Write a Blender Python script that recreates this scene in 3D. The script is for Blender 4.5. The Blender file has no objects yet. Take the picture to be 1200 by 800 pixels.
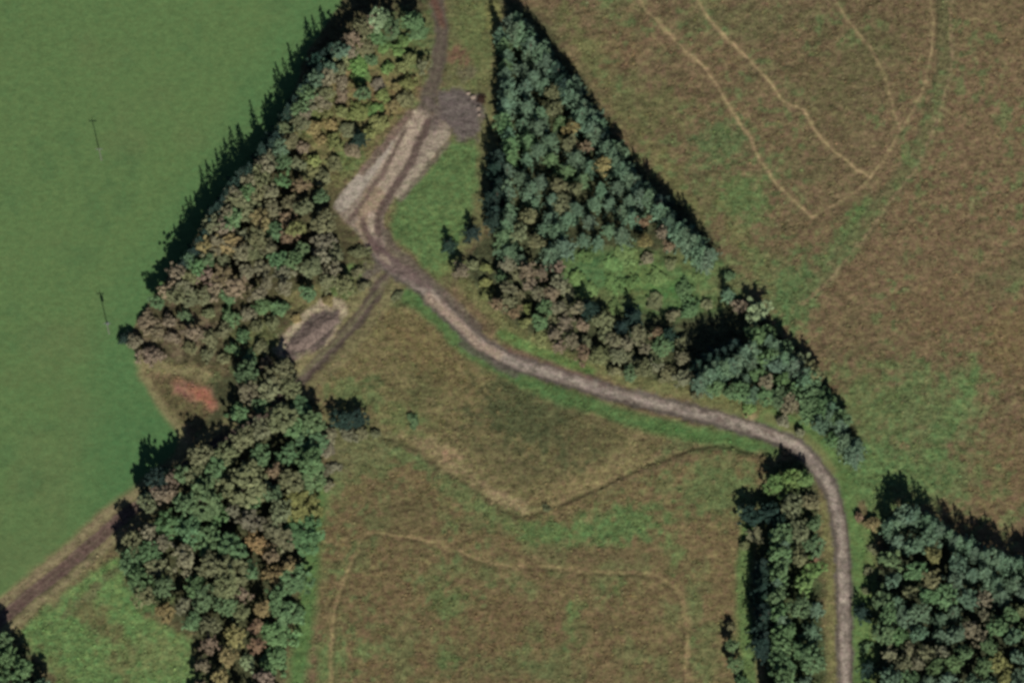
import bpy, math, random
import numpy as np
from mathutils import Vector

rng = np.random.default_rng(11)
random.seed(11)
scene = bpy.context.scene
COL = scene.collection

# ------------------------------------------------------------------ camera
TILT, DIST = math.radians(18), 1200.0
PX = 0.2                                   # metres per map unit
sT, cT = math.sin(TILT), math.cos(TILT)
CAM = np.array([0.0, -DIST * sT, DIST * cT])
RIGHT = np.array([1.0, 0, 0]); UP = np.array([0, cT, sT]); FWD = np.array([0, sT, -cT])


def W(px, py, z=0.0):
    """map coordinates of the survey (1200 x 800, origin top left) -> point on the level z"""
    d = FWD + RIGHT * ((px - 600) * PX / DIST) + UP * ((400 - py) * PX / DIST)
    t = (z - CAM[2]) / d[2]
    p = CAM + d * t
    return float(p[0]), float(p[1])


def M(x, y):
    """ground point -> map coordinates"""
    dy = y - CAM[1]; dz = -CAM[2]
    depth = dy * FWD[1] + dz * FWD[2]
    return 600 + x / depth * DIST / PX, 400 - (dy * UP[1] + dz * UP[2]) / depth * DIST / PX


# ------------------------------------------------------------------ noise
def vnoise(x, y, seed):
    xi = np.floor(x).astype(np.int64); yi = np.floor(y).astype(np.int64)
    fx = x - xi; fy = y - yi
    fx = fx * fx * fx * (fx * (fx * 6 - 15) + 10); fy = fy * fy * fy * (fy * (fy * 6 - 15) + 10)

    def h(a, b):
        n = (a * 374761393 + b * 668265263 + seed * 974634777) & 0xFFFFFFFF
        n = ((n ^ (n >> 13)) * 1274126177) & 0xFFFFFFFF
        n = ((n ^ (n >> 16)) * 2246822519) & 0xFFFFFFFF
        return ((n ^ (n >> 15)) & 0xFFFFFF) / float(0xFFFFFF)
    a, b, c, d = h(xi, yi), h(xi + 1, yi), h(xi, yi + 1), h(xi + 1, yi + 1)
    return (a * (1 - fx) + b * fx) * (1 - fy) + (c * (1 - fx) + d * fx) * fy


def fbm(x, y, seed, octv=4):
    s = 0; a = 0.5; n = 0
    for k in range(octv):
        s = s + a * vnoise(x * 2 ** k + 17.3 * k, y * 2 ** k - 9.1 * k, seed + k); n += a; a *= 0.55
    return s / n


def smooth(e0, e1, v):
    t = np.clip((v - e0) / (e1 - e0), 0, 1)
    return t * t * (3 - 2 * t)


def seg_dist(x, y, pts):
    """distance to a polyline, and signed offset (+ right of travel on the map)"""
    best = np.full(x.shape, 1e9); side = np.zeros(x.shape)
    for (ax, ay), (bx, by) in zip(pts[:-1], pts[1:]):
        vx, vy = bx - ax, by - ay
        L2 = vx * vx + vy * vy + 1e-9
        t = np.clip(((x - ax) * vx + (y - ay) * vy) / L2, 0, 1)
        d = np.hypot(x - ax - t * vx, y - ay - t * vy)
        c = (vx * (y - ay) - vy * (x - ax)) / math.sqrt(L2)
        m = d < best
        best = np.where(m, d, best); side = np.where(m, np.where(c > 0, d, -d), side)
    return best, side


def poly_sd(x, y, pts):
    """signed distance to a polygon, positive inside"""
    d, _ = seg_dist(x, y, list(pts) + [pts[0]])
    inside = np.zeros(x.shape, bool)
    n = len(pts)
    for i in range(n):
        (ax, ay), (bx, by) = pts[i], pts[(i + 1) % n]
        if ay == by:
            continue
        c = ((ay > y) != (by > y)) & (x < (bx - ax) * (y - ay) / (by - ay) + ax)
        inside ^= c
    return np.where(inside, d, -d)


def smooth_line(pts, n=4):
    """Catmull-Rom through the points"""
    P = [pts[0]] + list(pts) + [pts[-1]]
    out = []
    for i in range(1, len(P) - 2):
        p0, p1, p2, p3 = [np.array(q, float) for q in P[i - 1:i + 3]]
        for k in range(n):
            t = k / n
            out.append(tuple(0.5 * (2 * p1 + (p2 - p0) * t + (2 * p0 - 5 * p1 + 4 * p2 - p3) * t * t + (3 * p1 - p0 - 3 * p2 + p3) * t ** 3)))
    out.append(tuple(map(float, pts[-1])))
    return out


K = 1.2


def lin(c):
    c = np.array(c, float) / 255
    return np.where(c <= 0.04045, c / 12.92, ((c + 0.055) / 1.055) ** 2.4) / K


# ------------------------------------------------------------------ survey lines (map units)
TRACK_MAIN = smooth_line([(512, -60), (512, -20), (514, 15), (517, 40), (512, 80), (500, 120), (485, 160), (458, 210), (438, 245), (433, 268), (445, 297), (468, 318), (497, 338), (522, 364),
                          (556, 396), (600, 424), (645, 438), (700, 456), (760, 472), (810, 484), (850, 494), (895, 508), (930, 522), (955, 545), (972, 572), (982, 605), (987, 650), (989, 700), (990, 760), (992, 900)])
TRACK_BRANCH = smooth_line([(462, 316), (448, 330), (436, 350), (420, 372), (398, 398), (372, 425), (345, 452), (310, 482), (270, 510), (225, 542), (180, 578), (135, 612), (90, 652), (45, 688), (5, 722), (-80, 790)])
APRON = [(495, 128), (528, 150), (524, 165), (500, 190), (482, 214), (462, 232), (450, 250), (450, 275), (455, 290), (440, 296), (425, 280), (408, 262), (392, 244), (398, 228), (425, 200), (455, 160), (478, 132)]
YARD = [(515, 105), (545, 104), (566, 112), (566, 135), (562, 166), (540, 168), (523, 152), (508, 132), (510, 112)]
PATHS = [smooth_line(p) for p in (
    [(735, -40), (750, 0), (790, 45), (830, 85), (850, 118), (875, 155), (897, 198), (925, 230), (952, 255)],
    [(800, -40), (817, 0), (840, 32), (870, 62), (905, 100), (918, 118), (942, 130), (955, 152), (975, 175), (1000, 196), (1020, 208)],
    [(960, -30), (977, 0), (1000, 32), (1024, 62), (1040, 100), (1046, 125), (1055, 152)],
    [(1085, -40), (1090, 0), (1094, 30), (1088, 78), (1076, 118), (1056, 152), (1020, 208), (990, 232), (952, 255)],
)]
FIELD_PATH = smooth_line([(385, 840), (390, 740), (396, 702), (410, 665), (424, 632), (440, 625), (470, 628), (520, 640), (560, 655), (592, 663), (640, 664), (700, 670), (760, 672), (792, 690), (804, 720), (805, 770), (800, 840)])
VEHICLE = smooth_line([(1108, -40), (1109, 20), (1108, 80), (1098, 120), (1085, 160), (1060, 205), (1040, 230), (1000, 285), (970, 320), (940, 350)])
DITCH = smooth_line([(448, 512), (480, 522), (530, 556), (575, 586), (606, 604), (640, 597), (700, 572), (760, 545), (800, 530), (830, 523), (865, 526), (900, 540)])

PASTURE = [(-9000, -9000), (900, -9000), (490, -200), (402, 0), (362, 58), (338, 120), (315, 165), (272, 222), (238, 268), (176, 352), (148, 395), (165, 430), (190, 470), (214, 498), (216, 522), (190, 548), (150, 586), (120, 612), (60, 655), (0, 700), (-400, 990), (-9000, 5000)]
SPOIL = [(330, 400), (345, 386), (362, 370), (380, 360), (398, 362), (402, 374), (388, 392), (366, 410), (345, 417), (332, 414)]
WOODS = {
    'A': [(380, 25), (400, -60), (515, -60), (505, 30), (495, 70), (480, 110), (455, 150), (415, 205), (395, 240), (420, 280), (440, 310), (430, 335), (370, 352), (330, 385), (325, 432), (240, 432), (170, 425), (152, 398), (172, 348), (235, 290), (255, 238), (310, 190), (330, 160), (345, 110)],
    'B': [(250, 440), (340, 430), (365, 470), (385, 510), (372, 560), (365, 600), (352, 640), (345, 700), (330, 740), (320, 900), (235, 900), (225, 740), (160, 710), (136, 650), (150, 600), (190, 560), (225, 535), (240, 480)],
    'C': [(588, 0), (620, 6), (680, 90), (740, 180), (830, 272), (870, 345), (905, 385), (950, 425), (970, 460), (1015, 525), (1000, 545), (960, 510), (900, 480), (830, 460), (750, 452), (690, 430), (610, 395), (545, 335), (538, 310), (575, 270), (585, 160)],
    'D': [(903, 545), (940, 535), (955, 560), (962, 640), (965, 700), (968, 900), (900, 900), (893, 720), (882, 640), (888, 590)],
    'E': [(1035, 620), (1060, 600), (1100, 620), (1150, 650), (1200, 665), (1300, 690), (1300, 900), (1025, 900), (1025, 700)],
    'F': [(-90, 720), (8, 735), (35, 770), (58, 800), (70, 900), (-90, 900)],
}
CLEARING = [(655, 305), (700, 290), (780, 300), (850, 305), (872, 345), (830, 368), (760, 372), (690, 350), (660, 345)]


# ------------------------------------------------------------------ ground colour: which plants or stones cover each spot
def ground_colour(x, y):
    u, v = M(x, y)
    w1 = fbm(x / 3.0, y / 3.0, 5, 4) - 0.5
    w2 = fbm(x / 3.0, y / 3.0, 55, 4) - 0.5
    uu, vv = u + w1 * 16, v + w2 * 16
    N = x.shape[0]
    col = np.tile(lin((110, 95, 66)), (N, 1))
    mott = np.full(N, 1.0)

    def mix(m, c, mt=None):
        nonlocal col, mott
        m = np.clip(m, 0, 1)
        col = col * (1 - m)[:, None] + lin(c)[None] * m[:, None]
        if mt is not None:
            mott = mott * (1 - m) + mt * m

    def poly(pts, c, f=6, s=1.0, mt=None, ragged=True):
        mix(smooth(-f, f, poly_sd(uu if ragged else u, vv if ragged else v, pts)) * s, c, mt)

    def line(pts, c, hw, f=3, s=1.0, mt=None, off=0.0, ragged=0.35, worn=False):
        d, sd = seg_dist(u + w1 * 16 * ragged, v + w2 * 16 * ragged, pts)
        d = np.abs(sd - off) if off else d
        m = 1 - smooth(hw - f, hw + f, d)
        if worn: m = m * (.68 + .32 * smooth(.3, .55, fbm(x / 4, y / 4, 131, 3)))
        mix(m * s, c, mt)

    def dab(cx, cy, rx, ry, c, s=0.7, rot=0, mt=None):
        a = math.radians(rot)
        X, Y = uu - cx, vv - cy
        p = (X * math.cos(a) + Y * math.sin(a)) / rx; q = (-X * math.sin(a) + Y * math.cos(a)) / ry
        r = np.sqrt(p * p + q * q) + (fbm(x / 1.5, y / 1.5, int(cx) + 7, 4) - 0.5) * 1.7
        mix((1 - smooth(0.35, 1.15, r)) * s, c, mt)

    # moor: tussocks of brown bent grass, olive sedge and green patches, wind-combed
    ca, sa = math.cos(math.radians(35)), math.sin(math.radians(35))
    xs, ys = x * ca + y * sa, -x * sa + y * ca
    big = fbm(x / 22, y / 22, 21, 4)
    mix(smooth(0.45, 0.7, big) * 0.6, (112, 96, 66))
    mix(smooth(0.5, 0.72, fbm(x / 9, y / 9, 31, 4)) * 0.5 * smooth(1150, 800, u), (92, 102, 60))
    mix(smooth(0.52, 0.8, fbm(xs / 6, ys / 2.2, 33, 4)) * 0.5, (122, 106, 72))
    mix(smooth(0.55, 0.8, fbm(xs / 3, ys / 1.2, 35, 4)) * 0.55, (78, 72, 46))
    poly([(1050, 60), (1400, 0), (1400, 430), (1130, 400), (960, 330), (1040, 230)], (115, 97, 68), 40, 0.7)
    # green flushes on the moor
    for a in ((848, 165, 40, 34, (86, 108, 62), .8), (872, 232, 42, 34, (88, 112, 60), .85), (700, 70, 40, 50, (102, 104, 62), .6), (760, 130, 60, 40, (98, 104, 60), .6),
              (690, 60, 12, 70, (104, 108, 62), .7, -32), (790, 210, 16, 80, (104, 106, 60), .7, -32), (880, 300, 16, 90, (104, 106, 62), .7, -32),
              (1000, 258, 30, 14, (82, 112, 58), .9, -50), (985, 290, 60, 18, (92, 104, 62), .7, -50), (928, 345, 34, 50, (80, 108, 60), .9, 10), (900, 320, 30, 40, (96, 106, 62), .6),
              (1140, 20, 60, 60, (112, 98, 66), .6), (1020, 60, 60, 40, (92, 92, 56), .6), (960, 110, 50, 40, (96, 94, 58), .5), (1065, 190, 12, 10, (84, 112, 58), .8),
              (1080, 480, 85, 60, (92, 112, 64), .75), (1020, 480, 50, 60, (92, 112, 62), .7), (1100, 560, 80, 40, (92, 112, 64), .7), (1138, 445, 12, 30, (90, 122, 66), .8, 20), (1105, 510, 14, 60, (88, 118, 64), .7, 25),
              (1065, 560, 60, 40, (86, 114, 62), .7), (1030, 550, 40, 40, (88, 116, 64), .8), (1180, 400, 40, 50, (112, 96, 60), .6), (1175, 560, 40, 60, (112, 96, 62), .5), (730, 50, 30, 40, (118, 92, 66), .5), (780, 160, 30, 20, (100, 84, 60), .5),
              (1185, 320, 60, 25, (88, 94, 58), .5, -30), (990, 330, 30, 24, (112, 94, 66), .5), (1100, 360, 60, 40, (110, 92, 62), .5)):
        dab(*a[:4], a[4], a[5], a[6] if len(a) > 6 else 0)
    line(VEHICLE, (92, 100, 60), 9, 5, .55)
    line(VEHICLE, (86, 86, 56), 1.6, 1.2, .6, off=9)
    line(VEHICLE, (132, 114, 82), 1.9, 1.5, .75, off=-6)

    # lower moor field
    poly([(372, 575), (450, 520), (600, 606), (700, 580), (830, 527), (900, 535), (880, 600), (872, 900), (375, 900)], (110, 97, 62), 6, .8)
    mix(smooth(0.5, 0.72, fbm(x / 5, y / 5, 41, 4)) * ((v > 500) & (u > 370) & (u < 900)) * .5, (94, 110, 62))
    mix(smooth(0.55, 0.7, fbm(x / 1.6, y / 1.6, 43, 3)) * smooth(.42, .6, fbm(x / 11, y / 11, 45, 2)) * .6, (92, 114, 64))
    for a in ((840, 575, 60, 40, (88, 108, 60), .75), (730, 615, 70, 26, (84, 112, 60), .9, -8), (640, 620, 60, 14, (86, 114, 60), .8), (560, 590, 60, 14, (92, 112, 62), .75, 34), (430, 545, 40, 20, (94, 108, 62), .7, -20),
              (470, 530, 40, 12, (90, 112, 62), .7, 30), (530, 705, 26, 30, (86, 108, 58), .7), (672, 730, 14, 34, (84, 112, 58), .75, 10), (790, 645, 14, 24, (92, 116, 62), .7), (725, 690, 10, 24, (84, 110, 58), .6), (815, 700, 14, 40, (90, 106, 60), .6),
              (430, 765, 14, 10, (100, 118, 66), .8), (385, 770, 14, 30, (90, 112, 60), .7), (520, 775, 14, 14, (86, 112, 60), .7), (600, 780, 60, 14, (90, 104, 60), .5), (830, 770, 20, 40, (94, 104, 60), .6),
              (460, 700, 40, 50, (108, 92, 60), .5), (580, 740, 60, 40, (106, 88, 58), .5), (700, 740, 60, 30, (108, 90, 60), .5), (640, 650, 40, 10, (98, 86, 58), .5), (470, 600, 60, 30, (92, 86, 54), .6), (720, 655, 60, 12, (98, 86, 58), .5)):
        dab(*a[:4], a[4], a[5], a[6] if len(a) > 6 else 0)
    line(smooth_line([(374, 560), (366, 620), (362, 690), (352, 760), (342, 860)]), (80, 116, 58), 11, 7, .85, .5)
    line(smooth_line([(878, 620), (872, 690), (876, 760), (880, 860)]), (86, 118, 60), 10, 5, .8, .6)
    line(smooth_line([(886, 640), (888, 720), (892, 860)]), (122, 112, 74), 4, 3, .7)

    # inner field between the two tracks
    poly([(462, 352), (500, 366), (560, 408), (640, 452), (740, 482), (790, 508), (760, 540), (640, 594), (600, 600), (520, 548), (450, 508), (372, 462), (400, 420)], (110, 102, 64), 6, .9)
    for a in ((625, 492, 90, 56, (76, 82, 50), .95, 18), (690, 510, 70, 30, (90, 86, 54), .6, 10), (500, 450, 28, 50, (84, 88, 52), .6, 10), (600, 540, 70, 20, (92, 88, 56), .6, 20), (480, 395, 50, 30, (112, 98, 60), .5, 35), (520, 430, 60, 24, (114, 100, 62), .45, 40), (680, 570, 70, 20, (128, 114, 74), .7, -20), (520, 535, 60, 16, (134, 120, 82), .95, 33),
              (530, 532, 14, 10, (146, 122, 88), .9, 30), (590, 585, 40, 10, (142, 126, 88), .95, 28), (735, 532, 34, 14, (128, 116, 76), .7, -35), (560, 545, 40, 14, (120, 112, 72), .6, 30), (470, 490, 40, 20, (98, 112, 62), .7, 20), (415, 462, 40, 24, (86, 104, 58), .75), (640, 430, 30, 10, (80, 86, 50), .4, 20), (480, 352, 30, 10, (84, 96, 54), .6)):
        dab(*a[:4], a[4], a[5], a[6] if len(a) > 6 else 0)
    poly([(440, 500), (470, 512), (450, 540), (400, 560), (380, 530), (400, 505)], (104, 106, 66), 8, .7)

    # wooded ground: leaf litter, bramble and rough grass
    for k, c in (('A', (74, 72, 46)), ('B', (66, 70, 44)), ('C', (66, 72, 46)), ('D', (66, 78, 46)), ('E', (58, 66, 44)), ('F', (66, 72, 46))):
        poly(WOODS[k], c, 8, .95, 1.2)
    poly([(395, 60), (500, 20), (500, 75), (480, 120), (455, 155), (420, 205), (390, 225), (335, 185), (345, 130)], (108, 104, 62), 14, .85, 1.3)
    for a in ((480, 45, 40, 40, (84, 104, 58), .75), (370, 140, 40, 14, (94, 112, 60), .7, -40), (410, 185, 22, 24, (90, 110, 58), .7), (460, 115, 40, 20, (128, 112, 68), .6, -50), (420, 110, 40, 30, (116, 102, 64), .6, -45),
              (430, 250, 24, 40, (104, 106, 62), .7), (420, 330, 40, 24, (98, 104, 60), .75), (350, 350, 50, 18, (112, 108, 66), .75, -25), (300, 400, 40, 26, (96, 106, 60), .6), (220, 390, 60, 30, (114, 98, 76), .6), (400, 340, 20, 16, (84, 112, 56), .7), (415, 318, 12, 10, (92, 124, 60), .6)):
        dab(*a[:4], a[4], a[5], a[6] if len(a) > 6 else 0)
    poly(CLEARING, (86, 114, 62), 12, .95, .9)
    for a in ((690, 320, 26, 30, (74, 108, 62), .7), (750, 320, 30, 30, (96, 118, 60), .7, -60), (780, 345, 30, 16, (76, 116, 56), .8), (850, 335, 30, 24, (106, 108, 66), .7), (720, 350, 40, 14, (98, 104, 60), .6), (800, 300, 20, 20, (104, 104, 62), .5)):
        dab(*a[:4], a[4], a[5], a[6] if len(a) > 6 else 0)
    poly([(815, 450), (930, 475), (985, 530), (960, 540), (900, 500), (810, 475)], (104, 108, 64), 6, .9)
    line(smooth_line([(545, 335), (600, 388), (650, 412), (700, 432), (760, 452), (830, 464), (900, 484)]), (108, 110, 64), 8, 5, .8)
    line(smooth_line([(588, 392), (640, 418), (690, 436)]), (84, 116, 54), 7, 4, .8)

    # verges
    line(smooth_line([(478, 345), (512, 372), (545, 406), (590, 432), (640, 458), (700, 478), (760, 498), (820, 512), (880, 524)]), (76, 109, 56), 9, 5, .88, .8)
    line(smooth_line([(760, 498), (820, 508), (880, 518), (905, 530)]), (78, 110, 56), 8, 5, .8, .8)
    line(smooth_line([(905, 495), (950, 520), (985, 560), (1005, 610), (1010, 680), (1010, 900)]), (86, 118, 60), 16, 6, .9, .6)
    line(smooth_line([(900, 490), (945, 515), (975, 550)]), (112, 112, 68), 6, 4, .8)
    line(smooth_line([(1006, 580), (1018, 640), (1024, 720), (1028, 860)]), (98, 112, 62), 5, 3, .7)
    line(smooth_line([(966, 590), (972, 640), (974, 720), (976, 900)]), (112, 110, 66), 7, 4, .85)
    line(smooth_line([(1005, 535), (1020, 570), (1025, 600)]), (88, 114, 62), 22, 10, .8)
    dab(878, 490, 9, 9, (160, 142, 100), .8)
    dab(952, 655, 6, 14, (134, 100, 78), .9)
    dab(1010, 600, 6, 14, (110, 76, 62), .6)
    # grass island and the strip beside the triangular wood
    poly([(530, -60), (592, -60), (586, 20), (582, 170), (570, 260), (545, 300), (520, 330), (470, 290), (455, 265), (460, 238), (500, 196), (530, 166), (520, 60)], (100, 102, 62), 5, .95, .9)
    poly([(530, 166), (558, 170), (562, 200), (556, 250), (536, 300), (515, 325), (480, 295), (458, 268), (464, 238), (500, 200)], (84, 112, 60), 5, .92, .9)
    for a in ((555, 40, 26, 60, (92, 108, 58), .6), (575, 20, 14, 30, (112, 112, 60), .6), (538, 65, 14, 12, (118, 84, 68), .8), (545, 85, 16, 12, (106, 98, 76), .7), (574, 130, 10, 60, (110, 108, 66), .7), (510, 270, 40, 24, (88, 116, 60), .5), (526, 315, 20, 12, (104, 116, 62), .7)):
        dab(*a[:4], a[4], a[5], a[6] if len(a) > 6 else 0)

    # pasture: close-cropped
    pm = smooth(-2.5, 2.5, poly_sd(u + w1 * 8, v + w2 * 8, PASTURE))
    mix(pm, (87, 116, 63), .35)
    mix(pm * smooth(.5, .75, fbm(x / 18, y / 18, 61, 3)) * .7, (92, 113, 64))
    mix(pm * smooth(.55, .8, fbm(x / 7, y / 7, 63, 4)) * .5, (74, 107, 60))
    mix(pm * smooth(360, 520, v) * smooth(60, 150, u) * .7, (68, 112, 62))
    mix(pm * smooth(60, 10, -poly_sd(u, v, [(480, -300), (380, 0), (305, 135), (165, 352), (150, 400), (150, 420), (175, 352), (320, 135), (395, 0), (500, -300)])) * .5, (72, 114, 64))
    pass
    # bottom left field
    poly([(22, 738), (70, 700), (128, 655), (138, 650), (158, 715), (225, 745), (232, 900), (85, 900), (62, 790)], (94, 126, 66), 6, .92, .9)
    for a in ((115, 725, 22, 40, (104, 92, 60), .7, -30), (145, 775, 18, 30, (106, 98, 62), .6), (75, 790, 10, 50, (100, 100, 60), .7, -38), (190, 770, 40, 30, (112, 118, 70), .6), (110, 690, 60, 6, (96, 88, 62), .6, -38), (165, 700, 30, 26, (86, 122, 64), .6), (210, 790, 40, 20, (92, 120, 64), .6)):
        dab(*a[:4], a[4], a[5], a[6] if len(a) > 6 else 0)
    # rough margins of the pasture
    line(smooth_line([(168, 436), (190, 474), (214, 506), (212, 528)]), (128, 116, 78), 6, 4, .85, .7)
    line(smooth_line([(165, 425), (205, 432), (240, 440)]), (128, 122, 80), 7, 4, .8, .7)
    poly([(180, 446), (225, 440), (252, 458), (250, 480), (235, 500), (212, 498), (192, 468)], (92, 86, 54), 5, .9)
    poly([(200, 447), (225, 449), (250, 455), (257, 474), (248, 481), (230, 470), (206, 459)], (146, 104, 84), 5, .9, .6)
    poly([(222, 452), (246, 456), (254, 472), (246, 477), (230, 468)], (156, 102, 74), 4, .85, .6)
    dab(200, 545, 14, 6, (140, 128, 88), .8, -35)
    line(TRACK_BRANCH, (118, 112, 74), 22, 5, .85, .8)
    line(smooth_line([(130, 598), (90, 634), (45, 670), (5, 704), (-80, 770)]), (122, 104, 78), 5, 3, .7)
    # spoil and bare gravel
    poly([(318, 408), (345, 378), (378, 350), (398, 356), (404, 372), (390, 395), (362, 415), (330, 422)], (146, 132, 106), 3, .9)
    poly(SPOIL, (92, 80, 74), 3, .95, 1.2)
    line(smooth_line([(330, 406), (342, 386), (362, 366), (382, 352), (400, 356), (404, 366)]), (160, 146, 118), 4.2, 2.2, .9)
    dab(437, 318, 16, 14, (96, 86, 80), .8, 0, .9)
    dab(332, 395, 8, 8, (140, 126, 104), .8)

    # tracks
    u2, v2 = u + w1 * 4, v + w2 * 4
    streak = fbm(u / 8 + 3, v / 8, 77, 3)

    rough = fbm(x / 1.3, y / 1.3, 141, 3)

    def track(pts, hw, edge, mid, f=2.0, rut=None, off=0.0):
        d, sd = seg_dist(u2, v2, pts)
        d = d + (rough - .5) * 6
        mix(1 - smooth(hw - f, hw + f, d), edge, .75)
        dd = np.abs(sd - off)
        mix((1 - smooth(hw * .4, hw * .75, dd)) * (.35 + .65 * smooth(.3, .62, streak)), mid, .9)
        if rut is not None:
            mix((1 - smooth(1.0, 2.4, np.abs(dd - hw * .42))) * (.4 + .5 * smooth(.35, .6, rough)), rut)
    track(TRACK_BRANCH, 7.4, (84, 74, 62), (104, 92, 80), rut=(80, 68, 60))
    line(smooth_line([(450, 322), (428, 346), (404, 376), (380, 402), (350, 430)]), (112, 108, 76), 2.2, 1.8, .7, off=-8)
    d, sd = seg_dist(u2, v2, TRACK_BRANCH)
    mix((1 - smooth(6, 8.5, d)) * smooth(200, 150, u), (106, 88, 76))
    mix((1 - smooth(2.5, 5, np.abs(np.abs(sd) - 14))) * smooth(200, 150, u) * .7, (128, 118, 84))
    mix((1 - smooth(1.0, 3.0, np.abs(d - 3))) * smooth(200, 150, u) * .7, (86, 68, 60))
    track(TRACK_MAIN[:24], 8.5, (92, 84, 70), (100, 90, 76), rut=(86, 76, 66))
    track(TRACK_MAIN[24:], 10, (96, 88, 80), (154, 142, 128), rut=(134, 120, 108))
    d, sd = seg_dist(u2, v2, TRACK_MAIN)
    mix((1 - smooth(1, 3, np.abs(sd + 7.5))) * smooth(340, 360, v) * smooth(.4, .6, rough) * .7, (84, 74, 66))
    mix((1 - smooth(1, 3, np.abs(sd - 7))) * smooth(340, 360, v) * smooth(.45, .6, streak) * .7, (86, 78, 68))
    for px, py, a_, b_ in ((520, 352, 8, 3), (610, 420, 9, 2.5), (664, 441, 8, 2.5), (705, 452, 7, 3), (790, 480, 9, 2.5), (842, 492, 7, 3), (905, 510, 8, 3)):
        dab(px, py, a_, b_, (100, 84, 76), .7, 22)
    poly(YARD, (98, 88, 84), 4, .95, .9)
    dab(535, 125, 22, 10, (112, 102, 96), .5, 20)
    pa = poly_sd(u2, v2, APRON)
    mix(smooth(-2.5, 2.5, pa), (138, 124, 108), .9)
    for pts, c, hw in (([(400, 240), (428, 206), (456, 172)], (158, 148, 132), 8), ([(440, 228), (468, 182), (488, 142)], (156, 140, 120), 13), ([(432, 250), (438, 232)], (140, 122, 98), 14),
                       ([(522, 158), (505, 178), (484, 208), (470, 228)], (148, 136, 116), 6), ([(436, 252), (436, 268)], (160, 144, 124), 5), ([(420, 262), (440, 292)], (150, 132, 108), 4)):
        line(pts, c, hw, 1.6, .92, ragged=.15)
    for pts, c, hw in (([(410, 258), (424, 236), (448, 205), (474, 152)], (98, 82, 72), 3), ([(444, 272), (444, 250), (458, 226), (482, 190), (502, 142)], (94, 78, 70), 5), ([(478, 134), (450, 170), (425, 202)], (110, 92, 78), 4),
                       ([(424, 256), (428, 270), (440, 288), (452, 298)], (98, 80, 72), 4), ([(526, 168), (500, 198), (470, 234)], (104, 96, 80), 2.5), ([(500, 118), (512, 132), (508, 150)], (104, 92, 84), 5)):
        line(pts, c, hw, 2.0, .9, ragged=.4)
    line([(440, 285), (456, 306), (474, 316), (500, 332)], (98, 80, 76), 8, 3, .8)
    line([(452, 272), (462, 292), (490, 316), (520, 344), (560, 384)], (96, 86, 76), 5, 2.5, .8)
    line([(448, 300), (455, 305)], (154, 136, 118), 3, 2, .8)
    line([(502, 348), (530, 372), (560, 402), (585, 416)], (160, 138, 116), 5, 3, .7, ragged=.3)
    line([(540, 402), (560, 414), (590, 432), (605, 440)], (88, 80, 72), 4, 2, .75)
    line([(598, 410), (650, 428), (692, 443)], (104, 78, 68), 2.6, 2, .7)
    line([(508, 0), (518, 30)], (96, 66, 54), 4, 2.5, .8)
    for px, py in ((742, 468), (690, 440), (735, 472)):
        dab(px, py, 6, 3, (82, 70, 62), .7, 15)
    # foot-worn lines in the grass
    for P_, s in zip(PATHS, (.9, .9, .6, .6)):
        line(P_, (152, 133, 92), 1.9, 1.4, s, .8, ragged=.3, worn=True)
    line(FIELD_PATH, (138, 120, 80), 2.6, 2.2, .75, ragged=.5, worn=True)
    line(FIELD_PATH, (84, 76, 48), 1.6, 1.4, .5, off=4, ragged=.45)
    line(DITCH, (78, 74, 46), 2.2, 2.0, .6)
    lum = col @ np.array([.25, .65, .10])
    col = (lum[:, None] + (col - lum[:, None]) * .88) * .91
    mott = np.clip(mott * 1.25, 0.12, 1.6)
    return col, mott


def height(x, y, micro=True):
    u, v = M(x, y)
    h = 0.5 * np.sin(x / 41 + 0.6) * np.cos(y / 37 + 0.3) + 0.25 * np.sin(x / 19 + y / 23)
    far = smooth(150, 700, np.hypot(x, y))
    h = h + far * 9 * (fbm(x / 240, y / 240, 91, 3) - 0.5)
    d, _ = seg_dist(u, v, DITCH)
    h = h - 0.4 * np.exp(-(d / 2.4) ** 2) * (.7 + .2 * smooth(600, 640, u))
    for P_ in (TRACK_MAIN, TRACK_BRANCH):
        d, _ = seg_dist(u, v, P_)
        h = h - 0.18 * np.exp(-(d / 9) ** 4)
    for P_ in PATHS[:3] + [FIELD_PATH]:
        d, _ = seg_dist(u, v, P_)
        h = h - 0.12 * np.exp(-(d / 2.2) ** 2)
    if micro:
        near = 1 - smooth(140, 260, np.hypot(x, y))
        dt = np.minimum(seg_dist(u, v, TRACK_MAIN)[0], seg_dist(u, v, TRACK_BRANCH)[0])
        sm = 1 - 0.9 * (1 - smooth(7, 14, dt))
        sm *= 1 - 0.9 * smooth(-4, 4, poly_sd(u, v, APRON)); sm *= 1 - 0.6 * smooth(-4, 4, poly_sd(u, v, YARD))
        sm *= 1 - 0.85 * smooth(-3, 3, poly_sd(u, v, PASTURE))
        a = 0.42 * (fbm(x / 1.7, y / 1.7, 71, 3) - 0.5) + 0.5 * (fbm(x / 6, y / 6, 73, 2) - 0.5)
        h = h + a * sm * near
    return h


# ------------------------------------------------------------------ materials
def nodes_of(name):
    m = bpy.data.materials.new(name); m.use_nodes = True
    nt = m.node_tree; nt.nodes.clear()
    return m, nt, nt.nodes, nt.links


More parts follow.
